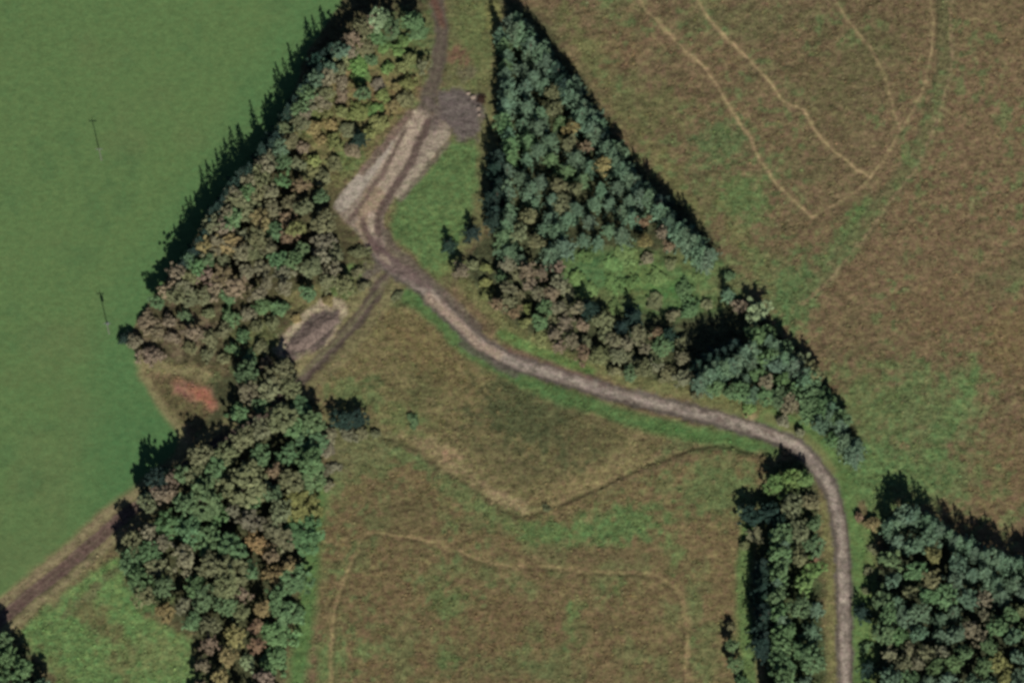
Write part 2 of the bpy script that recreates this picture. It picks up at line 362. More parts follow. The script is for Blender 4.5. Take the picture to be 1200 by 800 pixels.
def ground_material():
    m, nt, N, L = nodes_of('ground_cover')
    out = N.new('ShaderNodeOutputMaterial'); b = N.new('ShaderNodeBsdfPrincipled')
    b.inputs['Roughness'].default_value = 0.95; b.inputs['Specular IOR Level'].default_value = 0.1
    at = N.new('ShaderNodeAttribute'); at.attribute_name = 'cover'
    mo = N.new('ShaderNodeAttribute'); mo.attribute_name = 'mottle'
    tc = N.new('ShaderNodeTexCoord')
    mp = N.new('ShaderNodeMapping'); mp.inputs['Rotation'].default_value = (0, 0, math.radians(-35)); mp.inputs['Scale'].default_value = (0.6, 1.25, 1)
    L.new(tc.outputs['Object'], mp.inputs['Vector'])

    def noise(scale, detail, src):
        n = N.new('ShaderNodeTexNoise'); n.inputs['Scale'].default_value = scale; n.inputs['Detail'].default_value = detail; n.inputs['Roughness'].default_value = 0.65
        L.new(src, n.inputs['Vector']); return n
    n1 = noise(0.9, 4, mp.outputs['Vector']); n2 = noise(2.6, 3, tc.outputs['Object']); n3 = noise(0.35, 4, tc.outputs['Object'])

    def math_(op, a, bv, clamp=False):
        k = N.new('ShaderNodeMath'); k.operation = op; k.use_clamp = clamp
        for i, q in enumerate((a, bv)):
            if isinstance(q, (int, float)): k.inputs[i].default_value = q
            else: L.new(q, k.inputs[i])
        return k.outputs[0]
    s = math_('ADD', math_('MULTIPLY', math_('SUBTRACT', n1.outputs['Fac'], 0.5), 1.8), math_('MULTIPLY', math_('SUBTRACT', n2.outputs['Fac'], 0.5), 2.2))
    s = math_('ADD', s, math_('MULTIPLY', math_('SUBTRACT', n3.outputs['Fac'], 0.5), 0.5))
    s = math_('ADD', math_('MULTIPLY', s, mo.outputs['Fac']), 1.0)
    s = math_('MAXIMUM', s, 0.35)
    vm = N.new('ShaderNodeVectorMath'); vm.operation = 'SCALE'
    L.new(at.outputs['Color'], vm.inputs[0]); L.new(s, vm.inputs['Scale'])
    # a little drift between yellower and greener blades
    hs = N.new('ShaderNodeHueSaturation'); L.new(vm.outputs['Vector'], hs.inputs['Color'])
    n4 = noise(0.8, 3, tc.outputs['Object'])
    hue = math_('ADD', math_('MULTIPLY', math_('MULTIPLY', math_('SUBTRACT', n4.outputs['Fac'], 0.5), 0.12), mo.outputs['Fac']), 0.5)
    L.new(hue, hs.inputs['Hue'])
    L.new(hs.outputs['Color'], b.inputs['Base Color'])
    bp = N.new('ShaderNodeBump'); bp.inputs['Strength'].default_value = 0.5; bp.inputs['Distance'].default_value = 0.12
    L.new(n2.outputs['Fac'], bp.inputs['Height']); L.new(bp.outputs['Normal'], b.inputs['Normal'])
    L.new(b.outputs['BSDF'], out.inputs['Surface'])
    return m


def leaf_material():
    m, nt, N, L = nodes_of('foliage')
    out = N.new('ShaderNodeOutputMaterial')
    oi = N.new('ShaderNodeObjectInfo')
    at = N.new('ShaderNodeAttribute'); at.attribute_name = 'leaf'
    hs = N.new('ShaderNodeHueSaturation'); L.new(oi.outputs['Color'], hs.inputs['Color'])
    mr = N.new('ShaderNodeMapRange'); mr.inputs['To Min'].default_value = 0.66; mr.inputs['To Max'].default_value = 1.34
    L.new(at.outputs['Fac'], mr.inputs['Value']); L.new(mr.outputs['Result'], hs.inputs['Value'])
    mh = N.new('ShaderNodeMapRange'); mh.inputs['To Min'].default_value = 0.475; mh.inputs['To Max'].default_value = 0.525
    tc = N.new('ShaderNodeTexCoord'); nz = N.new('ShaderNodeTexNoise'); nz.inputs['Scale'].default_value = 1.1
    L.new(tc.outputs['Object'], nz.inputs['Vector']); L.new(nz.outputs['Fac'], mh.inputs['Value']); L.new(mh.outputs['Result'], hs.inputs['Hue'])
    d = N.new('ShaderNodeBsdfDiffuse'); t = N.new('ShaderNodeBsdfTranslucent'); mx = N.new('ShaderNodeMixShader'); mx.inputs['Fac'].default_value = 0.28
    L.new(hs.outputs['Color'], d.inputs['Color']); L.new(hs.outputs['Color'], t.inputs['Color'])
    L.new(d.outputs[0], mx.inputs[1]); L.new(t.outputs[0], mx.inputs[2]); L.new(mx.outputs[0], out.inputs['Surface'])
    return m


def rough_material(name, c, var=0.4, scale=6.0, c2=None):
    m, nt, N, L = nodes_of(name)
    out = N.new('ShaderNodeOutputMaterial'); b = N.new('ShaderNodeBsdfPrincipled'); b.inputs['Roughness'].default_value = 0.9; b.inputs['Specular IOR Level'].default_value = 0.2
    tc = N.new('ShaderNodeTexCoord'); n = N.new('ShaderNodeTexNoise'); n.inputs['Scale'].default_value = scale; n.inputs['Detail'].default_value = 5
    L.new(tc.outputs['Object'], n.inputs['Vector'])
    r = N.new('ShaderNodeValToRGB'); a = lin(c); bcol = lin(c2) if c2 else a * (1 + var)
    r.color_ramp.elements[0].position = .35; r.color_ramp.elements[1].position = .65
    r.color_ramp.elements[0].color = (*(a * (1 - var)), 1); r.color_ramp.elements[1].color = (*bcol, 1)
    L.new(n.outputs['Fac'], r.inputs['Fac']); L.new(r.outputs['Color'], b.inputs['Base Color'])
    bp = N.new('ShaderNodeBump'); bp.inputs['Distance'].default_value = .05; L.new(n.outputs['Fac'], bp.inputs['Height']); L.new(bp.outputs['Normal'], b.inputs['Normal'])
    L.new(b.outputs['BSDF'], out.inputs['Surface'])
    return m


GROUND = ground_material(); LEAF = leaf_material()
BARK = rough_material('bark', (84, 74, 64), .4, 5)
TIMBER = rough_material('weathered_timber', (112, 112, 102), .2, 8)
STEEL = rough_material('galvanised_steel', (120, 124, 126), .2, 8)
GLAZED = rough_material('glazed_insulator', (92, 70, 58), .2, 8)
TANKM = rough_material('grey_transformer_paint', (92, 96, 98), .15, 4)
STONE = rough_material('pale_stone', (134, 120, 108), .3, 3)
GRAVEL = rough_material('purple_gravel', (98, 85, 78), .22, 1.6, (122, 107, 98))
DEAD = rough_material('dead_brush', (64, 46, 38), .5, 4)


# ------------------------------------------------------------------ mesh helpers
def mesh_from(name, verts, faces, smooth_shade=True):
    me = bpy.data.meshes.new(name)
    verts = np.asarray(verts, np.float32); faces = np.asarray(faces, np.int32)
    k = faces.shape[1]
    me.vertices.add(len(verts)); me.vertices.foreach_set('co', verts.ravel())
    me.loops.add(faces.size); me.loops.foreach_set('vertex_index', faces.ravel())
    me.polygons.add(len(faces)); me.polygons.foreach_set('loop_start', np.arange(0, faces.size, k, dtype=np.int32))
    me.polygons.foreach_set('use_smooth', np.full(len(faces), smooth_shade))
    me.update(calc_edges=True); me.validate()
    return me


def link(name, me, mat=None, parent=None):
    o = bpy.data.objects.new(name, me); COL.objects.link(o)
    if mat and not me.materials: me.materials.append(mat)
    o.parent = parent
    return o


def empty(name, loc):
    o = bpy.data.objects.new(name, None); COL.objects.link(o); o.location = loc; o.empty_display_size = .3
    return o


def tag(o, label=None, cat=None, group=None, kind=None):
    for k, v in (('label', label), ('category', cat), ('group', group), ('kind', kind)):
        if v: o[k] = v


def cover(me, xy):
    c, mt = ground_colour(xy[:, 0].copy(), xy[:, 1].copy())
    a = me.attributes.new('cover', 'FLOAT_COLOR', 'POINT')
    a.data.foreach_set('color', np.concatenate([c, np.ones((len(c), 1))], 1).astype(np.float32).ravel())
    b = me.attributes.new('mottle', 'FLOAT', 'POINT'); b.data.foreach_set('value', mt.astype(np.float32))


def grid_faces(nx, ny):
    i = np.arange(nx - 1)[None, :] + nx * np.arange(ny - 1)[:, None]
    return np.stack([i, i + 1, i + 1 + nx, i + nx], -1).reshape(-1, 4)


# ------------------------------------------------------------------ ground
def axis(lo, hi, step, far):
    core = np.arange(lo, hi + step, step)
    out = []; s = step; p = core[-1]
    while p < far:
        s *= 1.22; p += s; out.append(p)
    neg = []; s = step; p = core[0]
    while p > -far:
        s *= 1.22; p -= s; neg.append(p)
    return np.concatenate([neg[::-1], core, out])


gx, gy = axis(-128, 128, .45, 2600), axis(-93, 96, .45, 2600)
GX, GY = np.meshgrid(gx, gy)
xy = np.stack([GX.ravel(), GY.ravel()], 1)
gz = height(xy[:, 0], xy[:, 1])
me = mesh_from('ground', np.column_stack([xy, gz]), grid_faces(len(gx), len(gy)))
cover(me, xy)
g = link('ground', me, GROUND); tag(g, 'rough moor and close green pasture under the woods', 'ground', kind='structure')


def gh(x, y, micro=True):
    return float(height(np.array([float(x)]), np.array([float(y)]), micro)[0])


def sheet_height(x, y):
    """height of the ground mesh itself under a sheet (bilinear on the grid)"""
    H = gz.reshape(len(gy), len(gx))
    i = np.clip(np.searchsorted(gx, x) - 1, 0, len(gx) - 2); j = np.clip(np.searchsorted(gy, y) - 1, 0, len(gy) - 2)
    fx = (x - gx[i]) / (gx[i + 1] - gx[i]); fy = (y - gy[j]) / (gy[j + 1] - gy[j])
    return (H[j, i] * (1 - fx) + H[j, i + 1] * fx) * (1 - fy) + (H[j + 1, i] * (1 - fx) + H[j + 1, i + 1] * fx) * fy


def strip(name, pts_map, hw, label, cat, lift, seed, nac=9):
    P_ = np.array([W(*p) for p in pts_map])
    seg = np.hypot(*np.diff(P_, axis=0).T); s = np.concatenate([[0], np.cumsum(seg)])
    n = max(4, int(s[-1] / .5)); t = np.linspace(0, s[-1], n)
    C = np.column_stack([np.interp(t, s, P_[:, 0]), np.interp(t, s, P_[:, 1])])
    T = np.gradient(C, axis=0); T /= np.linalg.norm(T, axis=1)[:, None] + 1e-9
    Nn = np.column_stack([-T[:, 1], T[:, 0]])
    wl = hw * (1 + .35 * (fbm(t / 2.5, t * 0, seed, 3) - .5)); wr = hw * (1 + .35 * (fbm(t / 2.5, t * 0 + 9, seed, 3) - .5))
    a = np.linspace(-1, 1, nac)
    V = C[:, None, :] + Nn[:, None, :] * np.where(a[None] < 0, a[None] * wl[:, None], a[None] * wr[:, None])[:, :, None]
    V = V.reshape(-1, 2)
    z = sheet_height(V[:, 0], V[:, 1]) + lift
    me = mesh_from(name, np.column_stack([V, z]), grid_faces(nac, n)[:, ::-1])
    cover(me, V)
    o = link(name, me, GROUND); tag(o, label, cat, kind='structure')
    return o


def patch(name, poly_map, label, cat, lift, seed):
    P_ = np.array([W(*p) for p in smooth_line(list(poly_map) + [poly_map[0]], 3)[:-1]])
    lo, hi = P_.min(0), P_.max(0)
    xs = np.arange(lo[0] - .5, hi[0] + .5, .4); ys = np.arange(lo[1] - .5, hi[1] + .5, .4)
    X, Y = np.meshgrid(xs, ys); x, y = X.ravel(), Y.ravel()
    sd = poly_sd(x, y, [tuple(p) for p in P_]) + (fbm(x / 1.5, y / 1.5, seed, 3) - .5) * 1.2
    F = grid_faces(len(xs), len(ys)); F = F[(sd[F] > 0).all(1)]
    used = np.unique(F); mp = np.full(len(x), -1); mp[used] = np.arange(len(used))
    V = np.column_stack([x[used], y[used]])
    me = mesh_from(name, np.column_stack([V, sheet_height(V[:, 0], V[:, 1]) + lift]), mp[F])
    cover(me, V)
    o = link(name, me, GROUND); tag(o, label, cat, kind='structure')


strip('gravel_track', TRACK_MAIN, 2.0, 'pale stony track winding from the yard to the bottom edge', 'track', .03, 3)
strip('farm_track', TRACK_BRANCH, 1.5, 'brown rutted farm track leaving the fork towards the pasture', 'track', .045, 4)
patch('concrete_apron', APRON, 'pale worn concrete apron with dark wheel ruts above the fork', 'apron', .06, 5)
patch('stone_yard', YARD, 'grey purple stone hardstanding beside the track', 'yard', .075, 6)
for i, (p, lab) in enumerate(zip(PATHS, ('pale trodden path running down the moor beside the triangular wood', 'pale trodden path slanting to the path crossing on the moor', 'short faint path joining the curved path on the moor', 'curved path swinging down the moor to the path corner'))):
    strip('footpath', p, .42, lab, 'path', .05 + .012 * i, 10 + i, 5)
strip('footpath', FIELD_PATH, .5, 'faint path running round the lower brown field', 'path', .05, 17, 5)

# ------------------------------------------------------------------ plant prototypes
def leaf_quads(C, Nrm, size, r):
    n = len(C)
    Nrm = Nrm + r.normal(0, .85, (n, 3)); Nrm /= np.linalg.norm(Nrm, axis=1)[:, None] + 1e-9
    A = np.cross(Nrm, r.normal(0, 1, (n, 3))); A /= np.linalg.norm(A, axis=1)[:, None] + 1e-9
    B = np.cross(Nrm, A)
    s = size[:, None]; asp = r.uniform(.5, .9, (n, 1))
    V = np.stack([C - A * s, C + B * s * asp, C + A * s, C - B * s * asp], 1)
    return V.reshape(-1, 3)


def leaf_mesh(name, V, val):
    n = len(V) // 4
    me = mesh_from(name, V, np.arange(4 * n).reshape(n, 4), False)
    a = me.attributes.new('leaf', 'FLOAT', 'POINT'); a.data.foreach_set('value', np.repeat(val, 4).astype(np.float32))
    me.materials.append(LEAF)
    return me


def unit(v): return v / (np.linalg.norm(v, axis=1)[:, None] + 1e-9)


def crown_round(r, R, zc, vert, nclump, per, csize, leaf, zmin=-.45, lump=.5):
    """small sprays of leaves held out on limbs of unequal length, with gaps between them"""
    nl = 11
    limb = unit(r.normal(0, 1, (nl, 3)) + np.array([0, 0, .25])); ln = r.uniform(1 - lump, 1.12, nl); lv = r.normal(.5, .11, nl)
    CC, NN, SS, VV = [], [], [], []
    k = 0
    while k < nclump:
        d = unit(r.normal(0, 1, (1, 3)))[0]
        if d[2] < zmin: continue
        dots = limb @ d; b = int(np.argmax(dots)); q = max(0, float(dots[b]))
        out = ln[b] * (.45 + .55 * smooth(.55, .95, np.array(q)))          # outline falls back between limbs
        k += 1
        c = d * R * float(out) * (r.uniform(.12, 1.0) ** .42) * np.array([1, 1, vert])
        cr = R * csize * r.uniform(.55, 1.4)
        dirs = unit(r.normal(0, 1, (per, 3)) + d * .5 + np.array([0, 0, .2]))
        p = c + dirs * cr * r.uniform(.3, 1.1, (per, 1)) * np.array([1, 1, 1.1])
        CC.append(p); NN.append(dirs * .6 + d * .5 + np.array([0, 0, .5])); SS.append(r.uniform(.6, 1.35, per) * leaf)
        VV.append(np.clip(lv[b] + r.normal(0, .2) + r.normal(0, .1, per), 0, 1))
    C = np.concatenate(CC); C[:, 2] += zc; C[:, 2] = np.maximum(C[:, 2], .05)
    return leaf_quads(C, np.concatenate(NN), np.concatenate(SS), r), np.concatenate(VV)


def tube(path, radii, sides=7):
    V, F = [], []
    path = np.array(path, float)
    for i, (p, rd) in enumerate(zip(path, radii)):
        t = path[min(i + 1, len(path) - 1)] - path[max(i - 1, 0)]; t /= np.linalg.norm(t) + 1e-9
        a = np.cross(t, [0.31, .95, .1]); a /= np.linalg.norm(a) + 1e-9; b = np.cross(t, a)
        for k in range(sides):
            q = 2 * math.pi * k / sides
            V.append(p + rd * (a * math.cos(q) + b * math.sin(q)))
    for i in range(len(path) - 1):
        for k in range(sides):
            F.append((i * sides + k, i * sides + (k + 1) % sides, (i + 1) * sides + (k + 1) % sides, (i + 1) * sides + k))
    return np.array(V), np.array(F)


def join(parts):
    V, F, o = [], [], 0
    for v, f in parts:
        V.append(v); F.append(f + o); o += len(v)
    return np.concatenate(V), np.concatenate(F)


def trunk_mesh(r, H, rad, limbs, spread, name='trunk'):
    bend = r.normal(0, .025, (5, 2)) * H
    bend[0] = 0
    path = [(bend[i][0], bend[i][1], -.15 + H * i / 4) for i in range(5)]
    parts = [tube(path, [rad * (1.25, .9, .7, .45, .15)[i] for i in range(5)])]
    for k in range(limbs):
        z = H * r.uniform(.4, .8); a = r.uniform(0, 2 * math.pi); l = spread * r.uniform(.6, 1)
        q = [(0, 0, z), (math.cos(a) * l * .5, math.sin(a) * l * .5, z + l * .35), (math.cos(a) * l, math.sin(a) * l, z + l * .6)]
        parts.append(tube(q, (rad * .45, rad * .3, rad * .1), 5))
    v, f = join(parts)
    me = mesh_from(name, v, f); me.materials.append(BARK)
    return me


def conifer_crown(r, H, R, droop, whorls=13):
    CC, NN, SS, VV = [], [], [], []
    for k in range(whorls):
        f = k / (whorls - 1)
        z = H * (.10 + .86 * f)
        rad = R * ((1 - f) ** .7) * r.uniform(.8, 1.2) + .08
        nb = int(8 - 4 * f); a0 = r.uniform(0, 6.28)
        for b in range(nb):
            a = a0 + 6.283 * b / nb + r.normal(0, .25); L_ = rad * r.uniform(.5, 1.35)
            m = max(5, int(6 + L_ * 5)); bv = np.clip(r.normal(.5, .22), 0, 1)
            t = r.uniform(.12, 1, m)
            wid = .26 * L_ * (1 - t) + .12
            off = r.uniform(-1, 1, m) * wid; zz = r.normal(0, .12)
            p = np.stack([np.cos(a) * t * L_ - np.sin(a) * off, np.sin(a) * t * L_ + np.cos(a) * off, z + zz - droop * t * t * L_ + r.normal(0, .07, m) + .1 * t], 1)
            CC.append(p); NN.append(np.stack([np.cos(a) * t * .55, np.sin(a) * t * .55, np.full(m, 1.)], 1))
            SS.append(r.uniform(.13, .27, m) * (1.1 - .4 * f)); VV.append(np.clip(bv + .25 * (t - .5) + r.normal(0, .1, m), 0, 1))
    m = 14
    p = np.stack([r.normal(0, .05, m), r.normal(0, .05, m), H * r.uniform(.92, 1.0, m)], 1)
    CC.append(p); NN.append(r.normal(0, 1, (m, 3))); SS.append(np.full(m, .11)); VV.append(np.full(m, .6))
    return leaf_quads(np.concatenate(CC), np.concatenate(NN), np.concatenate(SS), r), np.concatenate(VV)


PROTO = {'conifer_tree': [], 'broadleaf_tree': [], 'birch_tree': [], 'shrub': []}
for i in range(9):                                  # reference size: 8 m conifer, 1.8 m crown radius
    r = np.random.default_rng(100 + i)
    v, val = conifer_crown(r, 8.0, 1.8 * r.uniform(.88, 1.12), r.uniform(.15, .45))
    PROTO['conifer_tree'].append((leaf_mesh('crown', v, val), trunk_mesh(r, 7.2, .16, 0, 0)))
for i in range(10):                                 # 8 m broadleaf, 2.2 m crown radius
    r = np.random.default_rng(200 + i)
    v, val = crown_round(r, 2.5, 4.8, 1.25, 120, 18, .13, .21)
    PROTO['broadleaf_tree'].append((leaf_mesh('crown', v, val), trunk_mesh(r, 6.4, .2, 6, 1.7)))
for i in range(8):                                  # 7 m thin-crowned birch
    r = np.random.default_rng(300 + i)
    v, val = crown_round(r, 2.0, 4.2, 1.4, 100, 15, .12, .18, -.6, .6)
    PROTO['birch_tree'].append((leaf_mesh('crown', v, val), trunk_mesh(r, 6.2, .11, 9, 1.3)))
for i in range(8):                                  # 2 m shrub, 1.6 m radius
    r = np.random.default_rng(400 + i)
    v, val = crown_round(r, 1.7, .7, .75, 80, 18, .17, .16, -.15, .6)
    PROTO['shrub'].append((leaf_mesh('shrub', v, val), None))
REF_H = {'conifer_tree': 8.0, 'broadleaf_tree': 8.0, 'birch_tree': 7.0, 'shrub': 2.0}
REF_R = {'conifer_tree': 1.8, 'broadleaf_tree': 2.3, 'birch_tree': 1.8, 'shrub': 1.6}
KIND_WORD = {'conifer_tree': 'conifer', 'broadleaf_tree': 'broadleaf tree', 'birch_tree': 'birch', 'shrub': 'shrub'}

LEAFC = {'blue-green': (74, 92, 74), 'dark green': (38, 52, 46), 'mid green': (76, 96, 67), 'bright green': (84, 104, 64), 'pale green': (108, 120, 92), 'olive': (90, 93, 69), 'yellow-green': (98, 102, 66),
         'ochre': (108, 100, 70), 'rusty brown': (100, 87, 69), 'pinkish brown': (101, 92, 77), 'grey-brown': (96, 94, 76), 'orange': (114, 97, 70)}
FOL = 1.7
PLANTS = []                                          # (kind, colour, wood, crown map x, y, H, R)


def put(kind, colour, wood, px, py, H, R):
    PLANTS.append([kind, colour, wood, px, py, H, R])


def fill(wood, poly_, spacing, mixw, gaps=(), jitter=1.0, avoid=1.0):
    """dart throwing; mixw: (weight, kind, colour, Hlo, Hhi, Rlo, Rhi)"""
    xs = [p[0] for p in poly_]; ys = [p[1] for p in poly_]
    n = int((max(xs) - min(xs)) * (max(ys) - min(ys)) / spacing ** 2 * 14)
    U = rng.uniform(min(xs), max(xs), n); V = rng.uniform(min(ys), max(ys), n)
    ok = poly_sd(U, V, poly_) > 0
    for gp in gaps: ok &= poly_sd(U, V, gp) < 0
    wts = np.array([m[0] for m in mixw], float); wts /= wts.sum()
    for u, v in zip(U[ok], V[ok]):
        sp = spacing
        if all((u - q[3]) ** 2 + (v - q[4]) ** 2 > (sp * avoid if q[6] > .8 else sp * .6) ** 2 for q in PLANTS):
            # neighbours tend to be alike: pick the kind through a slow noise field
            f = float(fbm(np.array([u / 48.]), np.array([v / 48.]), 811 + len(wood), 2)[0])
            f = min(.999, max(0, (f - .2) / .6 + rng.normal(0, .13)))
            f = f % 1 if 0 <= f < 1 else rng.random()
            k = int(np.searchsorted(np.cumsum(wts), f)); k = min(k, len(mixw) - 1)
            m = mixw[k]
            put(m[1], m[2], wood, u, v, rng.uniform(m[3], m[4]), rng.uniform(m[5], m[6]))


Con, Bro, Bir, Shr = 'conifer_tree', 'broadleaf_tree', 'birch_tree', 'shrub'
# --- single plants read off the photograph
PW, LW, TW, SW, EW, CW = 'pasture wood', 'lower wood', 'triangular wood', 'trackside strip', 'dark plantation', 'corner copse'
for a in ((Bro, 'dark green', 'open ground', 401, 491, 4.2, 1.9), (Bro, 'dark green', 'open ground', 420, 490, 4.0, 1.8), (Shr, 'grey-brown', 'open ground', 408, 509, 2.4, 1.6), (Shr, 'olive', 'open ground', 424, 508, 2.0, 1.5), (Shr, 'olive', 'open ground', 439, 508, 1.3, 1.1),
          (Con, 'dark green', 'grass strip', 526, 286, 4.2, 1.8), (Con, 'dark green', 'grass strip', 553, 272, 5, 1.6), (Con, 'dark green', PW, 420, 162, 4, 1.8), (Con, 'dark green', 'track verge', 1010, 716, 5, 1.6),
          (Con, 'dark green', 'track verge', 1018, 782, 5, 1.6), (Shr, 'mid green', 'open ground', 485, 493, 1.2, 1.4), (Shr, 'olive', 'open ground', 466, 346, .9, 1.0),
          (Bro, 'dark green', LW, 182, 562, 9, 2.2), (Bro, 'dark green', LW, 170, 582, 8, 2.0), (Bro, 'dark green', LW, 198, 556, 7, 1.7), (Shr, 'dark green', 'pasture edge', 146, 396, 2.6, 1.4), (Shr, 'grey-brown', 'pasture edge', 158, 402, 2.8, 1.5),
          (Con, 'dark green', TW, 690, 362, 6, 2.2), (Con, 'dark green', TW, 742, 372, 6, 2.2), (Con, 'dark green', TW, 784, 392, 6, 1.8), (Con, 'dark green', TW, 728, 384, 5, 1.6),
          (Shr, 'olive', 'open ground', 640, 596, 1.3, 1.0), (Shr, 'rusty brown', 'track verge', 1008, 606, 2, 1.2), (Shr, 'ochre', 'track verge', 1022, 612, 2.2, 1.5),
          (Bro, 'mid green', 'field edge', 858, 756, 5, 1.4), (Bro, 'mid green', 'field edge', 862, 778, 4.5, 1.5), (Shr, 'olive', 'field edge', 857, 735, 2.6, 1.1), (Shr, 'mid green', 'field edge', 870, 800, 2.4, 1.4), (Bir, 'olive', 'field edge', 884, 628, 5, 1.6), (Shr, 'olive', 'field edge', 874, 640, 2, 1.1),
          # round green bushes on the field side of the lower wood
          (Bro, 'mid green', LW, 353, 630, 5.5, 3.6), (Bro, 'mid green', LW, 345, 680, 5.5, 3.2), (Shr, 'mid green', LW, 338, 715, 3, 3.0), (Shr, 'mid green', LW, 325, 742, 3, 3.2), (Shr, 'mid green', LW, 322, 775, 2.6, 3.0),
          (Bro, 'yellow-green', LW, 352, 598, 5, 3.2), (Bro, 'mid green', LW, 362, 560, 4.5, 2.8), (Bro, 'orange', LW, 302, 636, 6, 1.8), (Bro, 'ochre', LW, 306, 714, 6, 1.7), (Bro, 'ochre', LW, 318, 674, 6, 1.8), (Bir, 'pinkish brown', LW, 154, 622, 7, 1.3), (Shr, 'pale green', LW, 290, 776, 2.4, 1.9),
          (Bro, 'mid green', LW, 272, 642, 9, 3.0), (Bro, 'mid green', LW, 240, 590, 9.5, 3.4), (Bro, 'olive', LW, 290, 566, 9, 3.6), (Bro, 'mid green', LW, 222, 620, 8, 2.6), (Bro, 'olive', LW, 330, 490, 8, 3.2), (Bro, 'mid green', LW, 280, 486, 6.5, 2.0), (Bir, 'rusty brown', LW, 322, 555, 7, 1.8), (Bir, 'pinkish brown', LW, 200, 578, 8, 1.8), (Bro, 'mid green', LW, 288, 440, 7, 2.2), (Bro, 'olive', LW, 272, 448, 5.5, 1.8),
          # tall pale trees on the point of the triangular wood and its field edge
          (Bro, 'pale green', TW, 936, 424, 6, 1.9), (Bro, 'olive', TW, 952, 438, 6, 1.9), (Bro, 'pale green', TW, 888, 366, 5.5, 2.2), (Shr, 'pinkish brown', TW, 868, 357, 2.6, 1.7), (Bro, 'mid green', TW, 970, 468, 6, 2.1), (Bro, 'mid green', TW, 988, 494, 5.5, 2.0), (Con, 'blue-green', TW, 1002, 522, 5, 1.9), (Con, 'blue-green', TW, 852, 344, 5.5, 1.4)):
    put(*a)
# --- tall edge trees of the pasture wood
for (px, py, H, R, c, k) in ((430, 22, 11, 2.2, 'pale green', Bro), (446, 32, 9, 2.1, 'mid green', Bro), (472, 24, 8, 2.0, 'mid green', Bro), (496, 16, 8, 1.9, 'mid green', Bro), (424, 26, 10, 1.6, 'pinkish brown', Bir), (402, 44, 11, 1.7, 'pinkish brown', Bir), (385, 60, 12, 2.0, 'blue-green', Bro), 
                           (372, 78, 12, 1.8, 'blue-green', Bro), (357, 92, 12, 1.9, 'blue-green', Bro), (349, 112, 12, 2.0, 'mid green', Bro), (338, 130, 11.5, 1.9, 'mid green', Bro), (326, 150, 11, 1.9, 'olive', Bro), (316, 172, 11, 1.9, 'blue-green', Bro),
                           (296, 192, 11, 2.4, 'grey-brown', Bir), (280, 210, 11, 2.0, 'grey-brown', Bir), (262, 226, 11, 1.8, 'grey-brown', Bir), (254, 246, 11, 1.8, 'grey-brown', Bir), (240, 284, 11, 2.2, 'ochre', Bro), (247, 264, 11, 2.0, 'olive', Bro), (224, 302, 11, 1.8, 'blue-green', Bro),
                           (208, 318, 11, 1.9, 'grey-brown', Bir), (196, 338, 10, 2.0, 'pinkish brown', Bir), (184, 352, 9, 1.7, 'mid green', Bro), (270, 282, 9, 2.6, 'ochre', Bro), (292, 256, 9, 2.6, 'ochre', Bro), (290, 222, 10, 2.0, 'olive', Bro), (262, 322, 8.5, 2.6, 'rusty brown', Bir), (252, 335, 8.5, 2.4, 'pinkish brown', Bir), (278, 332, 8, 2.4, 'pinkish brown', Bir), (242, 318, 9, 2.2, 'pinkish brown', Bir)):
    put(k, c, PW, px + 12 * (py < 260), py + 3, H - 2, R)
# --- closed rows along the wood margins
def row(wood, pts, spacing, mixw, jit=2.5):
    P_ = np.array(pts, float); sg = np.hypot(*np.diff(P_, axis=0).T); c = np.concatenate([[0], np.cumsum(sg)])
    wts = np.array([m[0] for m in mixw], float); wts /= wts.sum()
    for t in np.arange(0, c[-1], spacing):
        u = np.interp(t, c, P_[:, 0]) + rng.normal(0, jit); v = np.interp(t, c, P_[:, 1]) + rng.normal(0, jit)
        if any((u - q[3]) ** 2 + (v - q[4]) ** 2 < (spacing * .55) ** 2 for q in PLANTS): continue
        m = mixw[int(rng.choice(len(mixw), p=wts))]
        put(m[1], m[2], wood, u, v, rng.uniform(m[3], m[4]), rng.uniform(m[5], m[6]))


row(TW, [(606, 30), (638, 66), (681, 126), (735, 204), (787, 260), (829, 303)], 8, ((3, Con, 'blue-green', 9.5, 11.5, 2.0, 2.5), (1, Con, 'dark green', 9, 10.5, 2.0, 2.4)), 2)
row(TW, [(603, 22), (640, 58), (682, 118), (738, 200), (790, 258), (832, 306)], 11, ((4, Con, 'blue-green', 6.5, 8, 1.5, 1.9), (1, Con, 'dark green', 6, 7.5, 1.5, 1.8), (.6, Bro, 'blue-green', 6, 7, 1.5, 1.8)))
row(TW, [(585, 178), (581, 215), (578, 262)], 9, ((1, Con, 'dark green', 8, 9.5, 1.8, 2.1),))
row(TW, [(598, 24), (616, 26)], 10, ((1, Con, 'blue-green', 8.5, 9.5, 1.8, 2.1),))
row(TW, [(590, 40), (592, 110), (596, 180), (594, 240), (590, 285)], 12, ((3, Con, 'blue-green', 8.5, 10, 1.7, 2.0), (1, Con, 'mid green', 8, 9, 1.6, 1.9)))
row(TW, [(894, 394), (938, 434), (966, 474), (1000, 524), (1008, 534)], 9, ((3, Con, 'blue-green', 8, 10, 1.8, 2.2), (1, Bro, 'mid green', 6, 7.5, 1.6, 2.0)))
row(TW, [(824, 446), (842, 436), (862, 426), (882, 408)], 6, ((1, Con, 'blue-green', 10, 11.5, 2.0, 2.4),), 1.5)
row(TW, [(820, 428), (842, 420), (866, 404)], 7, ((1, Con, 'dark green', 8.5, 10.5, 2.0, 2.3),), 1.5)  # second row added to close gaps in the shadow, crowns dark to deepen it
